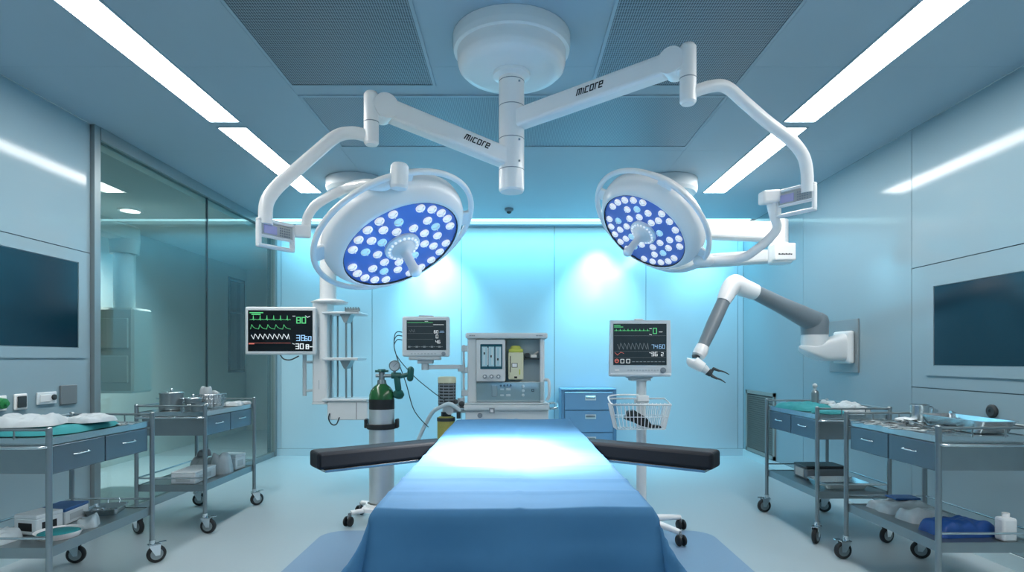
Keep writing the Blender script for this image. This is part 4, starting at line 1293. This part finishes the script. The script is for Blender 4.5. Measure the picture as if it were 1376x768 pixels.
b.m = 2; b.strokes([[(.68 * w_, .86 * h_), (.95 * w_, .86 * h_)], [(.46 * w_, .975 * h_), (.54 * w_, .975 * h_)]] + digits('60', .7 * w_, .57 * h_, .09 * h_) + digits('0', .75 * w_, .40 * h_, .11 * h_) + digits('46', .74 * w_, .22 * h_, .10 * h_), o_, U, K, N, .0029)
b.m = 3; b.strokes([[(.84 * w_, .6 * h_), (.96 * w_, .6 * h_)], [(.86 * w_, .64 * h_), (.95 * w_, .64 * h_)]], o_, U, K, N, .0022)
b.build('display', [M['crt'], M['tg'], M['tw'], M['tb'], M['td']], t)
b = MB(); b.lathe([(0, 0), (.018, 0), (.016, .012), (0, .014)], (X2(596), Dm, Z2(475)), (0, -1, 0), 18); b.m = 1
for i in range(8): b.box(X2(552 + 4.5 * i), X2(554.5 + 4.5 * i), Dm - .003, Dm + .001, Z2(475.6), Z2(474.2))
b.build('control_knob', [M['midgrey'], M['greypl']], t)
b = MB(); b.box(X2(549), X2(591), Dm + .0, Dm + .12, Z2(483.5), Z2(479), .006); b.box(X2(560), X2(581), Dm + .02, Dm + .1, Z2(488.5), Z2(483), .006); b.cyl((X2(570), Dm + .06, Z2(497)), (X2(570), Dm + .06, Z2(487)), .032, n=18)
b.build('mount_plate', M['greypl'], t)
b = MB(); b.obox(((X2(570) + mx(621)) / 2, (Dm + .06 + D + .05) / 2, Z2(493)), ((mx(621) - X2(570)) / 2, (D - .01 - Dm) / 2, 0), (0, .018, 0), (0, 0, .019), .006); b.box(mx(615), mx(624), D + .02, D + .08, Z2(500), Z2(490), .006)
b.build('swing_arm', M['lightgrey'], t)
b = MB()
for q, e in (((540, 446), 0), ((540, 451), 1), ((540, 456.5), 2)):
    b.tube([(X2(540), Dm + .03, Z2(q[1])), (X2(534), Dm + .0, Z2(q[1] - .5)), (X2(530.5), Dm - .01, Z2(q[1] + 5)), (X2(530), Dm - .01, Z2(466)), (X2(532.5), Dm - .01, Z2(476))], .0042, 6, 6)
b.tube([(X2(532.5), Dm - .01, Z2(476)), (X2(537), Dm - .01, Z2(490)), (X2(546), Dm, Z2(516)), (X2(554), Dm, Z2(545)), (X2(562), Dm + .02, Z2(560)), (X2(575), Dm + .03, Z2(574))], .0046, 6, 6)
b.tube([(X2(532.5), Dm - .01, Z2(476)), (X2(541), Dm - .01, Z2(488)), (X2(560), Dm - .02, Z2(508)), (X2(585), Dm - .03, Z2(528)), (X2(599), Dm - .04, Z2(537))], .0042, 6, 6)
b.build('lead_cable', M['dark'], t)

# ---- right monitor on its rolling stand
Dr = 4.0
def X3(p): return px_x(p, Dr)
def Z3(p): return px_z(p, Dr)
t = thing('monitor_stand', 'white rolling pole stand with a wire basket and a square monitor on top', 'monitor stand', (X3(864), Dr + .05, 0))
b = MB()
b.prism([(-.212, -.19), (.212, -.19), (.204, .185), (-.204, .185)], (X3(859.5), Dr - .03, Z3(466.5)), (1, 0, 0), (0, 0, 1), (0, .05, 0))
b.box(X3(822), X3(897), Dr + .02, Dr + .12, Z3(500), Z3(434), .03, None, 3); b.box(X3(818), X3(901), Dr - .034, Dr + .02, Z3(505.5), Z3(500), .012, None, 2)
b.box(X3(852), X3(864), Dr - .02, Dr + .01, Z3(430.5), Z3(428), .004)
mon = b.build('patient_monitor', M['lightgrey'], t)
b = MB(); sy = Dr - .031
b.box(X3(823), X3(894), sy - .002, sy + .002, Z3(490), Z3(435))
o_ = V((X3(823), sy - .002, Z3(490))); w_, h_ = X3(894) - X3(823), Z3(435) - Z3(490)
b.m = 1; b.strokes([wave('ecg', .02 * w_, .68 * w_, .83 * h_, .04 * h_, 9)], o_, U, K, N, .0022); b.strokes([[(.02 * w_, .92 * h_), (.18 * w_, .92 * h_)], [(.02 * w_, .96 * h_), (.13 * w_, .96 * h_)]] + digits('0', .75 * w_, .76 * h_, .13 * h_), o_, U, K, N, .0043)
b.m = 4
for yy in (.71, .33, .18): b.strokes([[(.01 * w_, yy * h_), (.99 * w_, yy * h_)]], o_, U, K, N, .0013)
b.strokes([wave('tri', .08 * w_, .66 * w_, .38 * h_, .15 * h_, 8)], o_, U, K, N, .0022)
for i in range(9): b.strokes([[((.36 + .07 * i) * w_, .08 * h_), ((.40 + .07 * i) * w_, .08 * h_)]], o_, U, K, N, .0050)
b.m = 2; b.strokes(digits('36', .72 * w_, .22 * h_, .09 * h_) + digits('2', .90 * w_, .22 * h_, .08 * h_) + [[(.68 * w_, .88 * h_), (.72 * w_, .88 * h_)], [(.86 * w_, .80 * h_), (.92 * w_, .80 * h_)], [(.68 * w_, .74 * h_), (.72 * w_, .73 * h_)], [(.68 * w_, .3 * h_), (.73 * w_, .28 * h_)]] + [[((.14 + .11 * i) * w_, .05 * h_), ((.20 + .11 * i) * w_, .05 * h_), ((.20 + .11 * i) * w_, .14 * h_), ((.14 + .11 * i) * w_, .14 * h_), ((.14 + .11 * i) * w_, .05 * h_)] for i in range(2)], o_, U, K, N, .0029)
b.m = 3; b.strokes(digits('74', .72 * w_, .40 * h_, .09 * h_) + digits('60', .86 * w_, .40 * h_, .09 * h_), o_, U, K, N, .0022)
b.m = 5; b.strokes([[(.03 * w_, .30 * h_), (.08 * w_, .24 * h_), (.14 * w_, .31 * h_), (.2 * w_, .28 * h_)]], o_, U, K, N, .0022); b.strokes([[(.065 * w_ + .036 * w_ * math.cos(q * .7854), .10 * h_ + .045 * h_ * math.sin(q * .7854)) for q in range(9)], [(.04 * w_, .10 * h_), (.09 * w_, .10 * h_)]], o_, U, K, N, .0036)
b.build('display', [M['crt'], M['tg'], M['tw'], M['tb'], M['td'], M['tr']], mon)
b = MB(); b.lathe([(0, 0), (.020, 0), (.018, .014), (0, .016)], (X3(889.5), Dr - .03, Z3(497)), (0, -1, 0), 18); b.m = 1
for i in range(11): b.box(X3(842 + 3.9 * i), X3(844.6 + 3.9 * i), Dr - .0315, Dr - .0295, Z3(497.8 + (i % 2) * .5), Z3(496.2))
b.m = 2; b.box(X3(825), X3(831), Dr - .0325, Dr - .0295, Z3(498), Z3(496), .001)
b.build('control_knob', [M['midgrey'], M['greypl'], M['white']], mon)
b = MB(); b.box(X3(845), X3(877), Dr - .01, Dr + .12, Z3(508), Z3(505.3), .004); b.box(X3(848), X3(875), Dr + .0, Dr + .11, Z3(511.5), Z3(508), .004); b.build('mount_plate', M['greypl'], t)
b = MB(); b.cyl((X3(864), Dr + .05, .10), (X3(864), Dr + .05, Z3(511)), .034, .034, 24); b.cyl((X3(864), Dr + .05, Z3(542)), (X3(864), Dr + .05, Z3(536)), .05, n=24); b.build('pole', M['offwhite'], t)
# basket
bx0, bx1, by0, by1, bz0, bz1 = X3(817), X3(893), Dr - .17, Dr + .0, Z3(573), Z3(541)
b = MB(); r_ = .0028
for i in range(15):
    q = i / 14
    for y, yi in ((by0, by0 + .02), (by1, by1 - .02)): b.tube([(bx0 + (bx1 - bx0) * q, y, bz1), (bx0 + .035 + (bx1 - bx0 - .07) * q, yi, bz0)], r_, 6, 1)
    b.tube([(bx0 + .035 + (bx1 - bx0 - .07) * q, by0 + .02, bz0), (bx0 + .035 + (bx1 - bx0 - .07) * q, by1 - .02, bz0)], r_, 6, 1)
for i in range(7):
    q = i / 6
    for x, xi in ((bx0, bx0 + .035), (bx1, bx1 - .035)): b.tube([(x, by0 + (by1 - by0) * q, bz1), (xi, by0 + .02 + (by1 - by0 - .04) * q, bz0)], r_, 6, 1)
for f in (0, .5): b.tube([(bx0 + .035 * (1 - f), by0 + .02 * (1 - f), bz0 + (bz1 - bz0) * f), (bx1 - .035 * (1 - f), by0 + .02 * (1 - f), bz0 + (bz1 - bz0) * f), (bx1 - .035 * (1 - f), by1 - .02 * (1 - f), bz0 + (bz1 - bz0) * f), (bx0 + .035 * (1 - f), by1 - .02 * (1 - f), bz0 + (bz1 - bz0) * f)], r_, 6, 1, closed=True)
bk = b.build('wire_basket', M['white'], t)
b = MB(); b.tube([(bx0, by0, bz1), (bx1, by0, bz1), (bx1, by1, bz1 + .03), (bx0, by1, bz1 + .03)], .0065, 8, 1, closed=True)
b.tube([(bx0, by0, bz1), (bx0 - .012, by0 + .03, bz1 + .02), (bx0 + .0, by1 - .03, bz1 + .045), (bx0 + .07, by1, bz1 + .055), (X3(858), by1 + .01, bz1 + .055)], .006, 8, 6)
b.box(X3(856), X3(872), by1 - .01, Dr + .03, bz1 + .01, bz1 + .05, .004)
b.build('rim', M['white'], bk)
# base with five feet
cxs, cys = X3(864), Dr + .05
b = MB(); b.slathe([(.0, .125), (.055, .125), (.075, .10), (.075, .085), (0, .085)], (cxs, cys, 0), n=24)
feet = []
for i in range(5):
    a = math.radians(-52 + 72 * i)
    d = V((math.cos(a), math.sin(a), 0)); e = V((cxs, cys, 0)) + d * .32
    b.tube([(cxs, cys, .103), (cxs + d.x * .16, cys + d.y * .16, .10), (e.x, e.y, .088)], .02, 10, 5, rad=[.03, .024, .017]); feet.append((e, d))
b.build('star_base', M['white'], t)
def twin_caster(e, d, t, m='white'):
    s = V((-d.y, d.x, 0))
    b = MB(); b.cyl((e.x, e.y, .05), (e.x, e.y, .095), .010, n=10); b.obox((e.x, e.y, .068), d * .022, s * .006, (0, 0, .014), .003); c = b.build('caster', M['midgrey'], t)
    b = MB()
    for k in (-1, 1): b.slathe([(0, -.009), (.03, -.009), (.036, -.004), (.036, .004), (.03, .009), (0, .009)], V((e.x, e.y, .0375)) + d * .012 + s * .018 * k, s, 18)
    b.build('wheel', M['black'], c)
for e, d in feet: twin_caster(e, V((.3, -.95, 0)).normalized(), t)
# cuff lying in the basket
b = MB(); cz = bz0 + .006
b.prism([(0, .055), (.02, .11), (.06, .118), (.13, .075), (.155, .05), (.175, .02), (.235, .012), (.24, .0), (.165, .0), (.10, .015), (.05, .04)], (X3(836), Dr - .125, cz), (1, 0, 0), (0, 0, 1), (0, .07, 0))
solo('pressure_cuff', b, M['black'], 'black blood pressure cuff lying in the wire basket of the monitor stand', 'cuff')

# ---- gas cylinder on its cart
Dc = 4.4
def X4(p): return px_x(p, Dc)
def Z4(p): return px_z(p, Dc)
gx, gy = X4(513), Dc
t = thing('cylinder_cart', 'small white wheeled cart with a black clamp ring holding the gas cylinder', 'cart', (gx, gy, 0))
b = MB(); b.prism(rrect(gx - .13, gx + .13, gy - .13, gy + .13, .05), (0, 0, .085), (1, 0, 0), (0, 1, 0), (0, 0, .028)); b.lathe([(.12, .113), (.118, .135), (.104, .135), (.104, .113)], (gx, gy, 0), n=28)
for sx in (-1, 1):
    for sy in (-1, 1): b.tube([(gx + sx * .1, gy + sy * .1, .10), (gx + sx * .19, gy + sy * .155, .095)], .018, 10, 1)
b.build('base', M['white'], t)
for sx in (-1, 1):
    for sy in (-1, 1): twin_caster(V((gx + sx * .20, gy + sy * .16, 0)), V((-.35, -.93, 0)).normalized(), t)
b = MB(); zc = Z4(571)
b.lathe([(.100, zc - .022), (.108, zc - .024), (.112, zc - .02), (.112, zc + .012), (.108, zc + .016), (.100, zc + .014)], (gx, gy, 0), n=32); b.lathe([(.100, zc + .014), (.100, zc - .022)], (gx, gy, 0), n=32)
for s in (-1, 1): b.box(gx + s * .105, gx + s * .128, gy - .03, gy + .03, zc - .02, zc + .05, .006)
b.tube([(gx, gy + .108, .1), (gx, gy + .118, zc)], .012, 8, 1)
b.build('clamp_ring', M['black'], t)
t = thing('gas_cylinder', 'brushed steel gas cylinder with a green and black shoulder and valve, left of the table', 'gas cylinder', (gx, gy, .114))
zt = Z4(549)
b = MB(); b.slathe([(0, .1145), (.075, .1145), (.09, .125), (.094, .15)], (gx, gy, 0), n=32); b.lathe([(.094, .15), (.094, zt)], (gx, gy, 0), n=32); b.build('cylinder_body', M['brushed'], t)
b = MB(); b.lathe([(.094, zt), (.0945, zt + .001), (.0945, zt + .075)], (gx, gy, 0), n=32); b.m = 1
b.slathe([(.0945, zt + .075), (.093, zt + .105), (.082, zt + .14), (.062, zt + .168), (.04, zt + .184), (.034, zt + .192), (0, zt + .192)], (gx, gy, 0), n=32); b.build('shoulder', [M['black'], M['o2green']], t)
zv = zt + .19
b = MB(); b.cyl((gx, gy, zv), (gx, gy, zv + .03), .036, .032, 18); b.cyl((gx, gy, zv + .03), (gx, gy, zv + .09), .022, n=14); b.cyl((gx - .045, gy, zv + .062), (gx + .085, gy, zv + .062), .014, n=12)
b.m = 1; b.lathe([(0, 0), (.03, 0), (.036, .008), (.03, .022), (0, .024)], (gx, gy, zv + .088), n=8); b.cyl((gx - .05, gy, zv + .096), (gx + .05, gy, zv + .096), .009, n=8)
b.build('valve', [M['steeld'], M['regul']], t)
b = MB()
c1 = V((gx + .095, gy, zv + .062)); b.cyl(c1 - V((.02, 0, 0)), c1 + V((.05, 0, 0)), .024, n=14); b.capsule(c1 + V((.02, 0, -.02)), c1 + V((.03, 0, -.10)), .024); b.lathe([(0, -.03), (.04, -.03), (.044, -.01), (.03, .012), (0, .02)], c1 + V((.035, 0, -.13)), (.3, -.5, .8), 18)
b.capsule(c1 + V((.05, 0, -.005)), c1 + V((.11, 0, .01)), .017); b.capsule(c1 + V((.12, 0, -.02)), c1 + V((.125, 0, .045)), .025); b.build('regulator', M['regul'], t)
b = MB(); g0 = c1 + V((.005, -.025, .075)); b.lathe([(.042, 0), (.042, -.028), (0, -.028)], g0, (0, -1, 0), 24); b.lathe([(.042, 0), (.038, .004), (.034, 0)], g0, (0, -1, 0), 24); b.cyl(g0 + V((0, .015, -.03)), c1 + V((0, 0, .01)), .01, n=10); b.m = 1; b.lathe([(0, -.004), (.034, -.004), (.034, 0)], g0, (0, -1, 0), 24); b.m = 0; b.obox(g0 + V((.008, -.005, .008)), V((.016, 0, .016)), V((-.0015, 0, .0015)), (0, .001, 0))
b.build('pressure_gauge', [M['steeld'], M['greypl']], t)

# ---- blue drawer cabinet against the end wall
Dk = 6.95
def X5(p): return px_x(p, Dk)
def Z5(p): return px_z(p, Dk)
kx0, kx1, kz1 = X5(754), X5(828.5), Z5(522)
t = thing('drawer_cabinet', 'steel blue drawer cabinet standing against the cyan end wall', 'cabinet', ((kx0 + kx1) / 2, 7.1, 0))
b = MB(); f = .04
b.box(kx0, kx1, Dk + .02, 7.30, .0, kz1 - .02); b.box(kx0, kx1, Dk, 7.30, kz1 - .025, kz1, .004)
b.box(kx0, kx0 + f, Dk, Dk + .02, 0, kz1 - .025, .003); b.box(kx1 - f, kx1, Dk, Dk + .02, 0, kz1 - .025, .003); b.box(kx0 + f, kx1 - f, Dk, Dk + .02, 0, .06)
b.build('carcass', M['cabdark'], t)
zz = [kz1 - .035, Z5(551), Z5(581), .07]
for a, c in zip(zz, zz[1:]):
    b = MB(); b.box(kx0 + f + .004, kx1 - f - .004, Dk - .006, Dk + .018, c + .006, a - .003, .004); d = b.build('drawer', M['cabblue'], t)
    xm = (kx0 + kx1) / 2 + .02; zm = a - .075
    b = MB(); b.box(xm - .065, xm + .065, Dk - .012, Dk - .006, zm - .028, zm + .028, .003); b.m = 1; b.box(xm - .055, xm + .055, Dk - .022, Dk - .012, zm - .006, zm + .016, .003); b.build('label_handle', [M['lightgrey'], M['steeld']], d)

# ---- left ceiling pendant with shelves and its monitor
t = thing('ceiling_pendant', 'grey ceiling pendant with shelf rack, column and wide monitor at the left', 'pendant', (-1.47, 5.45, H))
b = MB(); b.lathe([(0, H - .002), (.28, H - .002), (.28, H - .09), (.26, H - .12), (0, H - .12)], (-1.47, 5.45, 0), n=40); b.cyl((-1.47, 5.45, H - .12), (-1.47, 5.45, 2.36), .075, n=24); b.build('ceiling_mount', M['lightgrey'], t)
D6 = 5.4
def X6(p): return px_x(p, D6)
def Z6(p): return px_z(p, D6)
hx = X6(441)
b = MB(); b.obox(((hx - 1.47) / 2, 5.43, 2.32), ((-1.47 - hx) / 2 + .08, 0, 0), (0, .09, 0), (0, 0, .075), .03, 2); b.cyl((hx, D6, 2.40), (hx, D6, 2.22), .10, n=24); b.build('arm', M['white'], t)
b = MB(); b.cyl((hx, D6, 2.24), (hx, D6, Z6(404)), .075, n=24); b.build('drop_tube', M['offwhite'], t)
b = MB(); b.box(X6(424), X6(444), D6 - .1, D6 + .12, Z6(541), Z6(405), .02, None, 2); b.slathe([(0, Z6(401.5)), (.11, Z6(402.5)), (.17, Z6(406)), (.15, Z6(408)), (0, Z6(408))], (X6(443), D6, 0), n=28)
b.box(X6(424), X6(446), D6 - .105, D6 + .12, Z6(542), Z6(539.5), .006); b.m = 1
for q in (440, 470, 510): b.box(X6(433), X6(434), D6 - .102, D6 - .098, Z6(q + 12), Z6(q))
b.build('column', [M['offwhite'], M['greypl']], t)
for p in (446, 449.5, 466, 469):
    b = MB(); b.cyl((X6(p), D6 + (.10 if p in (449.5, 469) else -.02), Z6(537)), (X6(p), D6 + (.10 if p in (449.5, 469) else -.02), Z6(419)), .009, n=10); b.build('rack_rod', M['steeld'], t)
for q, x0, x1, hh in ((420, 440, 489, 3), (480, 440, 487, 4), (534, 440, 499, 3.5)):
    b = MB(); b.box(X6(x0), X6(x1), D6 - .16, D6 + .16, Z6(q + hh), Z6(q), .006); b.m = 1
    b.prism([(-.05, 0), (.05, 0), (.012, -.075), (-.012, -.075)], (X6(468), D6 - .1, Z6(q + hh)), (1, 0, 0), (0, 0, 1), (0, .14, 0))
    b.build('shelf', [M['lightgrey'], M['steeld']], t)
b = MB()
b.box(X6(470), X6(490), D6 - .165, D6 - .155, Z6(420), Z6(416), .002)
for i in range(6): b.cyl((X6(471 + 3.4 * i), D6 - .165, Z6(418)), (X6(471 + 3.4 * i), D6 - .165, Z6(414.5)), .006, n=8)
b.build('equipment_rail', M['steeld'], t)
b = MB(); b.box(X6(446), X6(499), D6 - .14, D6 + .14, Z6(562), Z6(537.8), .008); dr = b.build('drawer', M['offwhite'], t)
b = MB(); b.box(X6(484), X6(484.6), D6 - .142, D6 - .139, Z6(561), Z6(539)); b.build('door_gap', M['dark'], dr)
b = MB(); b.cyl((X6(412.5), D6 - .06, Z6(531)), (X6(412.5), D6 - .06, Z6(476)), .018, n=12); b.cyl((X6(412.5), D6 - .06, Z6(525)), (X6(425), D6 - .06, Z6(523)), .012, n=10); b.cyl((X6(412.5), D6 - .06, Z6(486)), (X6(425), D6 - .06, Z6(486)), .012, n=10); b.build('grip_bar', M['greypl'], t)
b = MB()
b.tube([(X6(450), D6 - .15, Z6(553)), (X6(449), D6 - .16, Z6(560)), (X6(453), D6 - .16, Z6(567)), (X6(459), D6 - .16, Z6(567)), (X6(463), D6 - .16, Z6(558))], .006, 8, 6)
b.tube([(X6(385), D6 - .14, Z6(477)), (X6(390), D6 - .15, Z6(482)), (X6(399), D6 - .15, Z6(483)), (X6(408), D6 - .12, Z6(478))], .006, 8, 6)
b.build('cable_loop', M['dark'], t)
u = V((1, .06, 0)).normalized()
b = MB(); o_ = V((X6(388), D6 - .20, Z6(445.5)))
b.obox(o_ + V((0, .03, 0)), u * .312, V((u.y, -u.x, 0)) * .026, (0, 0, .215), .014, 3); b.box(X6(405), X6(428), D6 - .16, D6 - .02, Z6(452), Z6(438), .01)
mon = b.build('patient_monitor', M['lightgrey'], t)
b = MB(); n_ = V((u.y, -u.x, 0)); so = o_ + V((0, .03, 0)) + n_ * .0265
hw, hh = .283, .183
b.obox(so, u * hw, (0, 0, hh), n_ * .002)
oo = so + n_ * .002 - u * hw - K * hh; w_, h_ = 2 * hw, 2 * hh
b.m = 1
b.strokes([wave('ecg', .03 * w_, .66 * w_, .77 * h_, .10 * h_, 6)], oo, u, K, n_, .0032); b.strokes([wave('pleth', .04 * w_, .66 * w_, .54 * h_, .11 * h_, 5)], oo, u, K, n_, .0029)
b.strokes(digits('80', .755 * w_, .69 * h_, .14 * h_), oo, u, K, n_, .0079); b.strokes([[(.03 * w_, .94 * h_), (.23 * w_, .94 * h_)], [(.06 * w_, .90 * h_), (.19 * w_, .90 * h_)]], oo, u, K, n_, .0086)
b.m = 2
b.strokes([wave('tri', .05 * w_, .64 * w_, .30 * h_, .12 * h_, 8)], oo, u, K, n_, .0043); b.strokes(digits('30', .74 * w_, .06 * h_, .12 * h_) + digits('8-', .90 * w_, .06 * h_, .10 * h_), oo, u, K, n_, .0072); b.strokes([[(.69 * w_, .86 * h_), (.73 * w_, .86 * h_)], [(.69 * w_, .19 * h_), (.72 * w_, .17 * h_)], [(.89 * w_, .87 * h_), (.92 * w_, .83 * h_), (.96 * w_, .86 * h_)]], oo, u, K, n_, .0043)
b.m = 3; b.strokes(digits('38', .75 * w_, .26 * h_, .13 * h_) + digits('60', .88 * w_, .26 * h_, .10 * h_), oo, u, K, n_, .0058)
b.m = 5; b.strokes([[(.02 * w_, .2 * h_), (.66 * w_, .2 * h_)]], oo, u, K, n_, .0022); b.strokes([[(.02 * w_, .185 * h_), (.09 * w_, .185 * h_)]], oo, u, K, n_, .0115)
b.build('display', [M['crtd'], M['tg'], M['tw'], M['tb'], M['td'], M['tr']], mon)

# ---- right ceiling pendant arm behind the right lamp
D7 = 5.1
def X7(p): return px_x(p, D7)
def Z7(p): return px_z(p, D7)
qx, qy = px_x(897, 5.45), 5.45
t = thing('ceiling_pendant', 'white double pendant arm from a round ceiling mount behind the right lamp head', 'pendant', (qx, qy, H))
b = MB(); b.lathe([(0, H - .002), (.27, H - .002), (.27, H - .10), (.255, H - .13), (0, H - .13)], (qx, qy, 0), n=40); b.cyl((qx, qy, H - .13), (qx, qy, 2.12), .08, n=24); b.build('ceiling_mount', M['lightgrey'], t)
e = V((X7(1047), D7, Z7(312)))
a = V((qx, qy - .02, Z7(296)))
b = MB(); d = (e - a).normalized(); b.obox((a + e) / 2, (e - a) / 2 + d * .06, V((0, 0, .085)), d.cross(V((0, 0, 1))).normalized() * .07, .035, 3); b.build('upper_arm', M['white'], t)
b = MB(); b.cyl((X7(1047), D7, Z7(338)), (X7(1047), D7, Z7(296)), .075, n=28); b.build('joint', M['white'], t)
b = MB(); b.lathe([(0, Z7(354)), (.09, Z7(354)), (.098, Z7(352)), (.098, Z7(331)), (.085, Z7(328)), (0, Z7(328))], (X7(1048), D7, 0), n=4 * 8); b.box(X7(1034), X7(1062), D7 - .11, D7 - .02, Z7(352), Z7(329), .012, None, 2); b.m = 1
for i in range(8): b.box(X7(1038.5 + 2.3 * i), X7(1040.3 + 2.3 * i), D7 - .1115, D7 - .1095, Z7(345), Z7(343 + .5 * (i % 2)))
b.build('end_cap', [M['white'], M['ink']], t)
e2 = V((X7(1050), D7 + .05, Z7(342))); a2 = V((qx, qy + .02, Z7(345)))
b = MB(); d = (e2 - a2).normalized(); b.obox((a2 + e2) / 2, (e2 - a2) / 2 + d * .05, V((0, 0, .06)), d.cross(V((0, 0, 1))).normalized() * .06, .03, 3); b.build('lower_arm', M['offwhite'], t)

# ---- wall mounted robot arm
t = thing('robot_arm', 'white and grey jointed robotic arm on a plate on the right wall', 'robot arm', (XR, 5.07, 1.1))
b = MB(); b.box(XR - .014, XR - .001, 4.865, 5.30, 1.105, 1.56, .002); b.build('mount_plate', M['plateg'], t)
b = MB(); b.box(XR - .06, XR - .015, 4.90, 5.17, 1.18, 1.46, .02, None, 3); b.build('flange', M['offwhite'], t)
jy = 5.05; jx = 2.62
b = MB()
prof = [(-.24, -.0), (-.22, .10), (-.10, .15), (.20, .145), (.20, -.125), (-.02, -.13), (-.17, -.10)]
rows = []
for q in range(13):                              # wedge that widens from a rounded nose to the flange
    f = q / 12
    x = jx - .135 + f * (2.842 - jx + .135)
    k = min(1, math.sqrt(max(0, 1 - (1 - min(1, f / .42)) ** 2)) + .02)
    zt, zb = 1.345 + .095 * max(0, f - .25) / .75, 1.305 - .105 * min(1, f / .55) ** .7
    zc_, hz_ = (zt + zb) / 2, max(.01, (zt - zb) / 2 * (.35 + .65 * k)); hy_ = .115 * k
    rows.append([V((x, jy + hy_ * (abs(math.cos(a)) ** .45) * (1 if math.cos(a) >= 0 else -1), zc_ + hz_ * (abs(math.sin(a)) ** .45) * (1 if math.sin(a) >= 0 else -1))) for a in [2 * PI * i / 32 for i in range(33)]])
b.grid(rows); b.add(rows[0][:32], [list(range(32))]); b.add(rows[-1][:32], [list(range(32))])
b.lathe([(.112, -.03), (.11, .06), (.106, .118), (0, .118)], (jx, jy, 1.32), n=32)
b.build('base_housing', M['offwhite'], t)
sh = V((jx + .02, jy - .01, 1.53)); el1 = at(1012, 391, 4.80); el = at(984, 381, 4.74); el2 = at(972, 405, 4.70); wr = at(944, 466, 4.62)
b = MB(); b.slathe([(.11, -.06), (.112, 0), (.115, .05), (.10, .10), (.06, .13), (0, .14)], (jx, jy, 1.49), n=32); b.lathe([(0, -.06), (.11, -.06)], (jx, jy, 1.49), n=32)
b.tube([sh, sh + (el1 - sh) * .25, sh + (el1 - sh) * .6, el1], .07, 20, 6, rad=[.095, .085, .068, .06]); b.build('upper_arm', M['armgrey'], t)
b = MB(); b.tube([el1 + (sh - el1) * .03, el1 + (el - el1) * .5, el + V((.02, 0, .0)), el + (el2 - el) * .35, el2], .07, 20, 6, rad=[.066, .074, .076, .07, .056]); b.build('elbow_cover', M['white'], t)
b = MB(); b.tube([el2, (el2 + wr) / 2, wr], .055, 20, 5, rad=[.052, .053, .044]); b.build('forearm', M['armgrey'], t)
w1, w2, w3 = at(938, 478, 4.60), at(929, 484, 4.58), at(945, 494, 4.56)
b = MB(); b.tube([wr + (el2 - wr) * .02, at(941, 473, 4.61), w1], .05, 18, 4, rad=[.05, .056, .05]); b.m = 1; b.cyl(w1 + V((.03, 0, .004)), w1 + V((-.045, 0, -.004)), .014, n=12)
b.m = 0; b.tube([w2 + V((.01, 0, .012)), w2 + V((.015, 0, -.01)), w3], .045, 18, 6, rad=[.04, .052, .04]); b.build('wrist_cover', [M['white'], M['dark']], t)
g = at(951, 499, 4.55)
b = MB(); dv = (g - w3).normalized(); b.cyl(w3, g, .035, .026, 18); b.m = 1; b.cyl(g, g + dv * .035, .03, .022, 14); b.build('gripper_body', [M['offwhite'], M['dark']], t)
for off, tip in ((at(959, 495, 4.54), at(980, 503, 4.52)), (at(957, 505, 4.53), at(975, 514, 4.50))):
    b = MB(); b.capsule(g + dv * .02, off, .013, .012, 10); b.capsule(off, off + (tip - off) * .35, .012, .009, 10); b.tube([off + (tip - off) * .3, off + (tip - off) * .65 + V((0, 0, .006)), tip], .006, 8, 4, rad=[.008, .006, .003]); b.build('gripper_jaw', M['dark'], t)
# ================================================================== camera, light, view
cam = bpy.data.cameras.new('camera')
cam.sensor_width = 36
cam.lens = 36 * F / 1376
cam.shift_x = (688 - CX) / 1376
cam.shift_y = (CY - 384) / 1376
cam.clip_start = .05
co = bpy.data.objects.new('camera', cam); COL.objects.link(co)
co.location = (0, 0, EYE); co.rotation_euler = (PI / 2, 0, 0)
SC.camera = co

wd = bpy.data.worlds.new('world'); SC.world = wd; wd.use_nodes = True
wd.node_tree.nodes['Background'].inputs[0].default_value = (.5, .8, .9, 1)
wd.node_tree.nodes['Background'].inputs[1].default_value = .2


def area(nm, loc, rot, sx, sy, e, col, spread=180):
    L = bpy.data.lights.new(nm, 'AREA'); L.shape = 'RECTANGLE'; L.size = sx; L.size_y = sy; L.energy = e; L.color = col; L.spread = math.radians(spread)
    o = bpy.data.objects.new(nm, L); COL.objects.link(o); o.location = loc; o.rotation_euler = rot
    return o


# cyan wall washers in the cove slot
area('cove_washer', (0, 7.08, H + .012), (math.radians(14), 0, 0), 5.7, .1, 24, (.14, .70, 1.0), 120)
for x, e in ((-.95, 110), (1.05, 110), (2.35, 26)):
    L = bpy.data.lights.new('cove_spot', 'SPOT'); L.energy = e * 2; L.color = (.33, .80, 1); L.spot_size = math.radians(78); L.spot_blend = 1; L.shadow_soft_size = .05
    o = bpy.data.objects.new('cove_spot', L); COL.objects.link(o); o.location = (x, 7.0, H + .005); o.rotation_euler = (math.radians(9), 0, 0)
L = bpy.data.lights.new('downlight_lamp', 'SPOT'); L.energy = 260; L.color = (.9, .97, 1); L.spot_size = math.radians(140); L.spot_blend = 1; L.shadow_soft_size = .08
o = bpy.data.objects.new('downlight_lamp', L); COL.objects.link(o); o.location = (-3.94, 5.97, CH - .02)

for o in SC.objects:
    if '_o' in o: del o['_o']
vs = SC.view_settings
SC.display_settings.display_device = 'sRGB'
vs.view_transform = 'Standard'; vs.look = 'None'; vs.exposure = 0.5; vs.gamma = 1; vs.use_curve_mapping = False
SC.cycles.use_denoising = True
SC.cycles.max_bounces = 10
SC.cycles.transparent_max_bounces = 16
SC.cycles.caustics_reflective = False
SC.cycles.caustics_refractive = False
SC.cycles.sample_clamp_indirect = 4
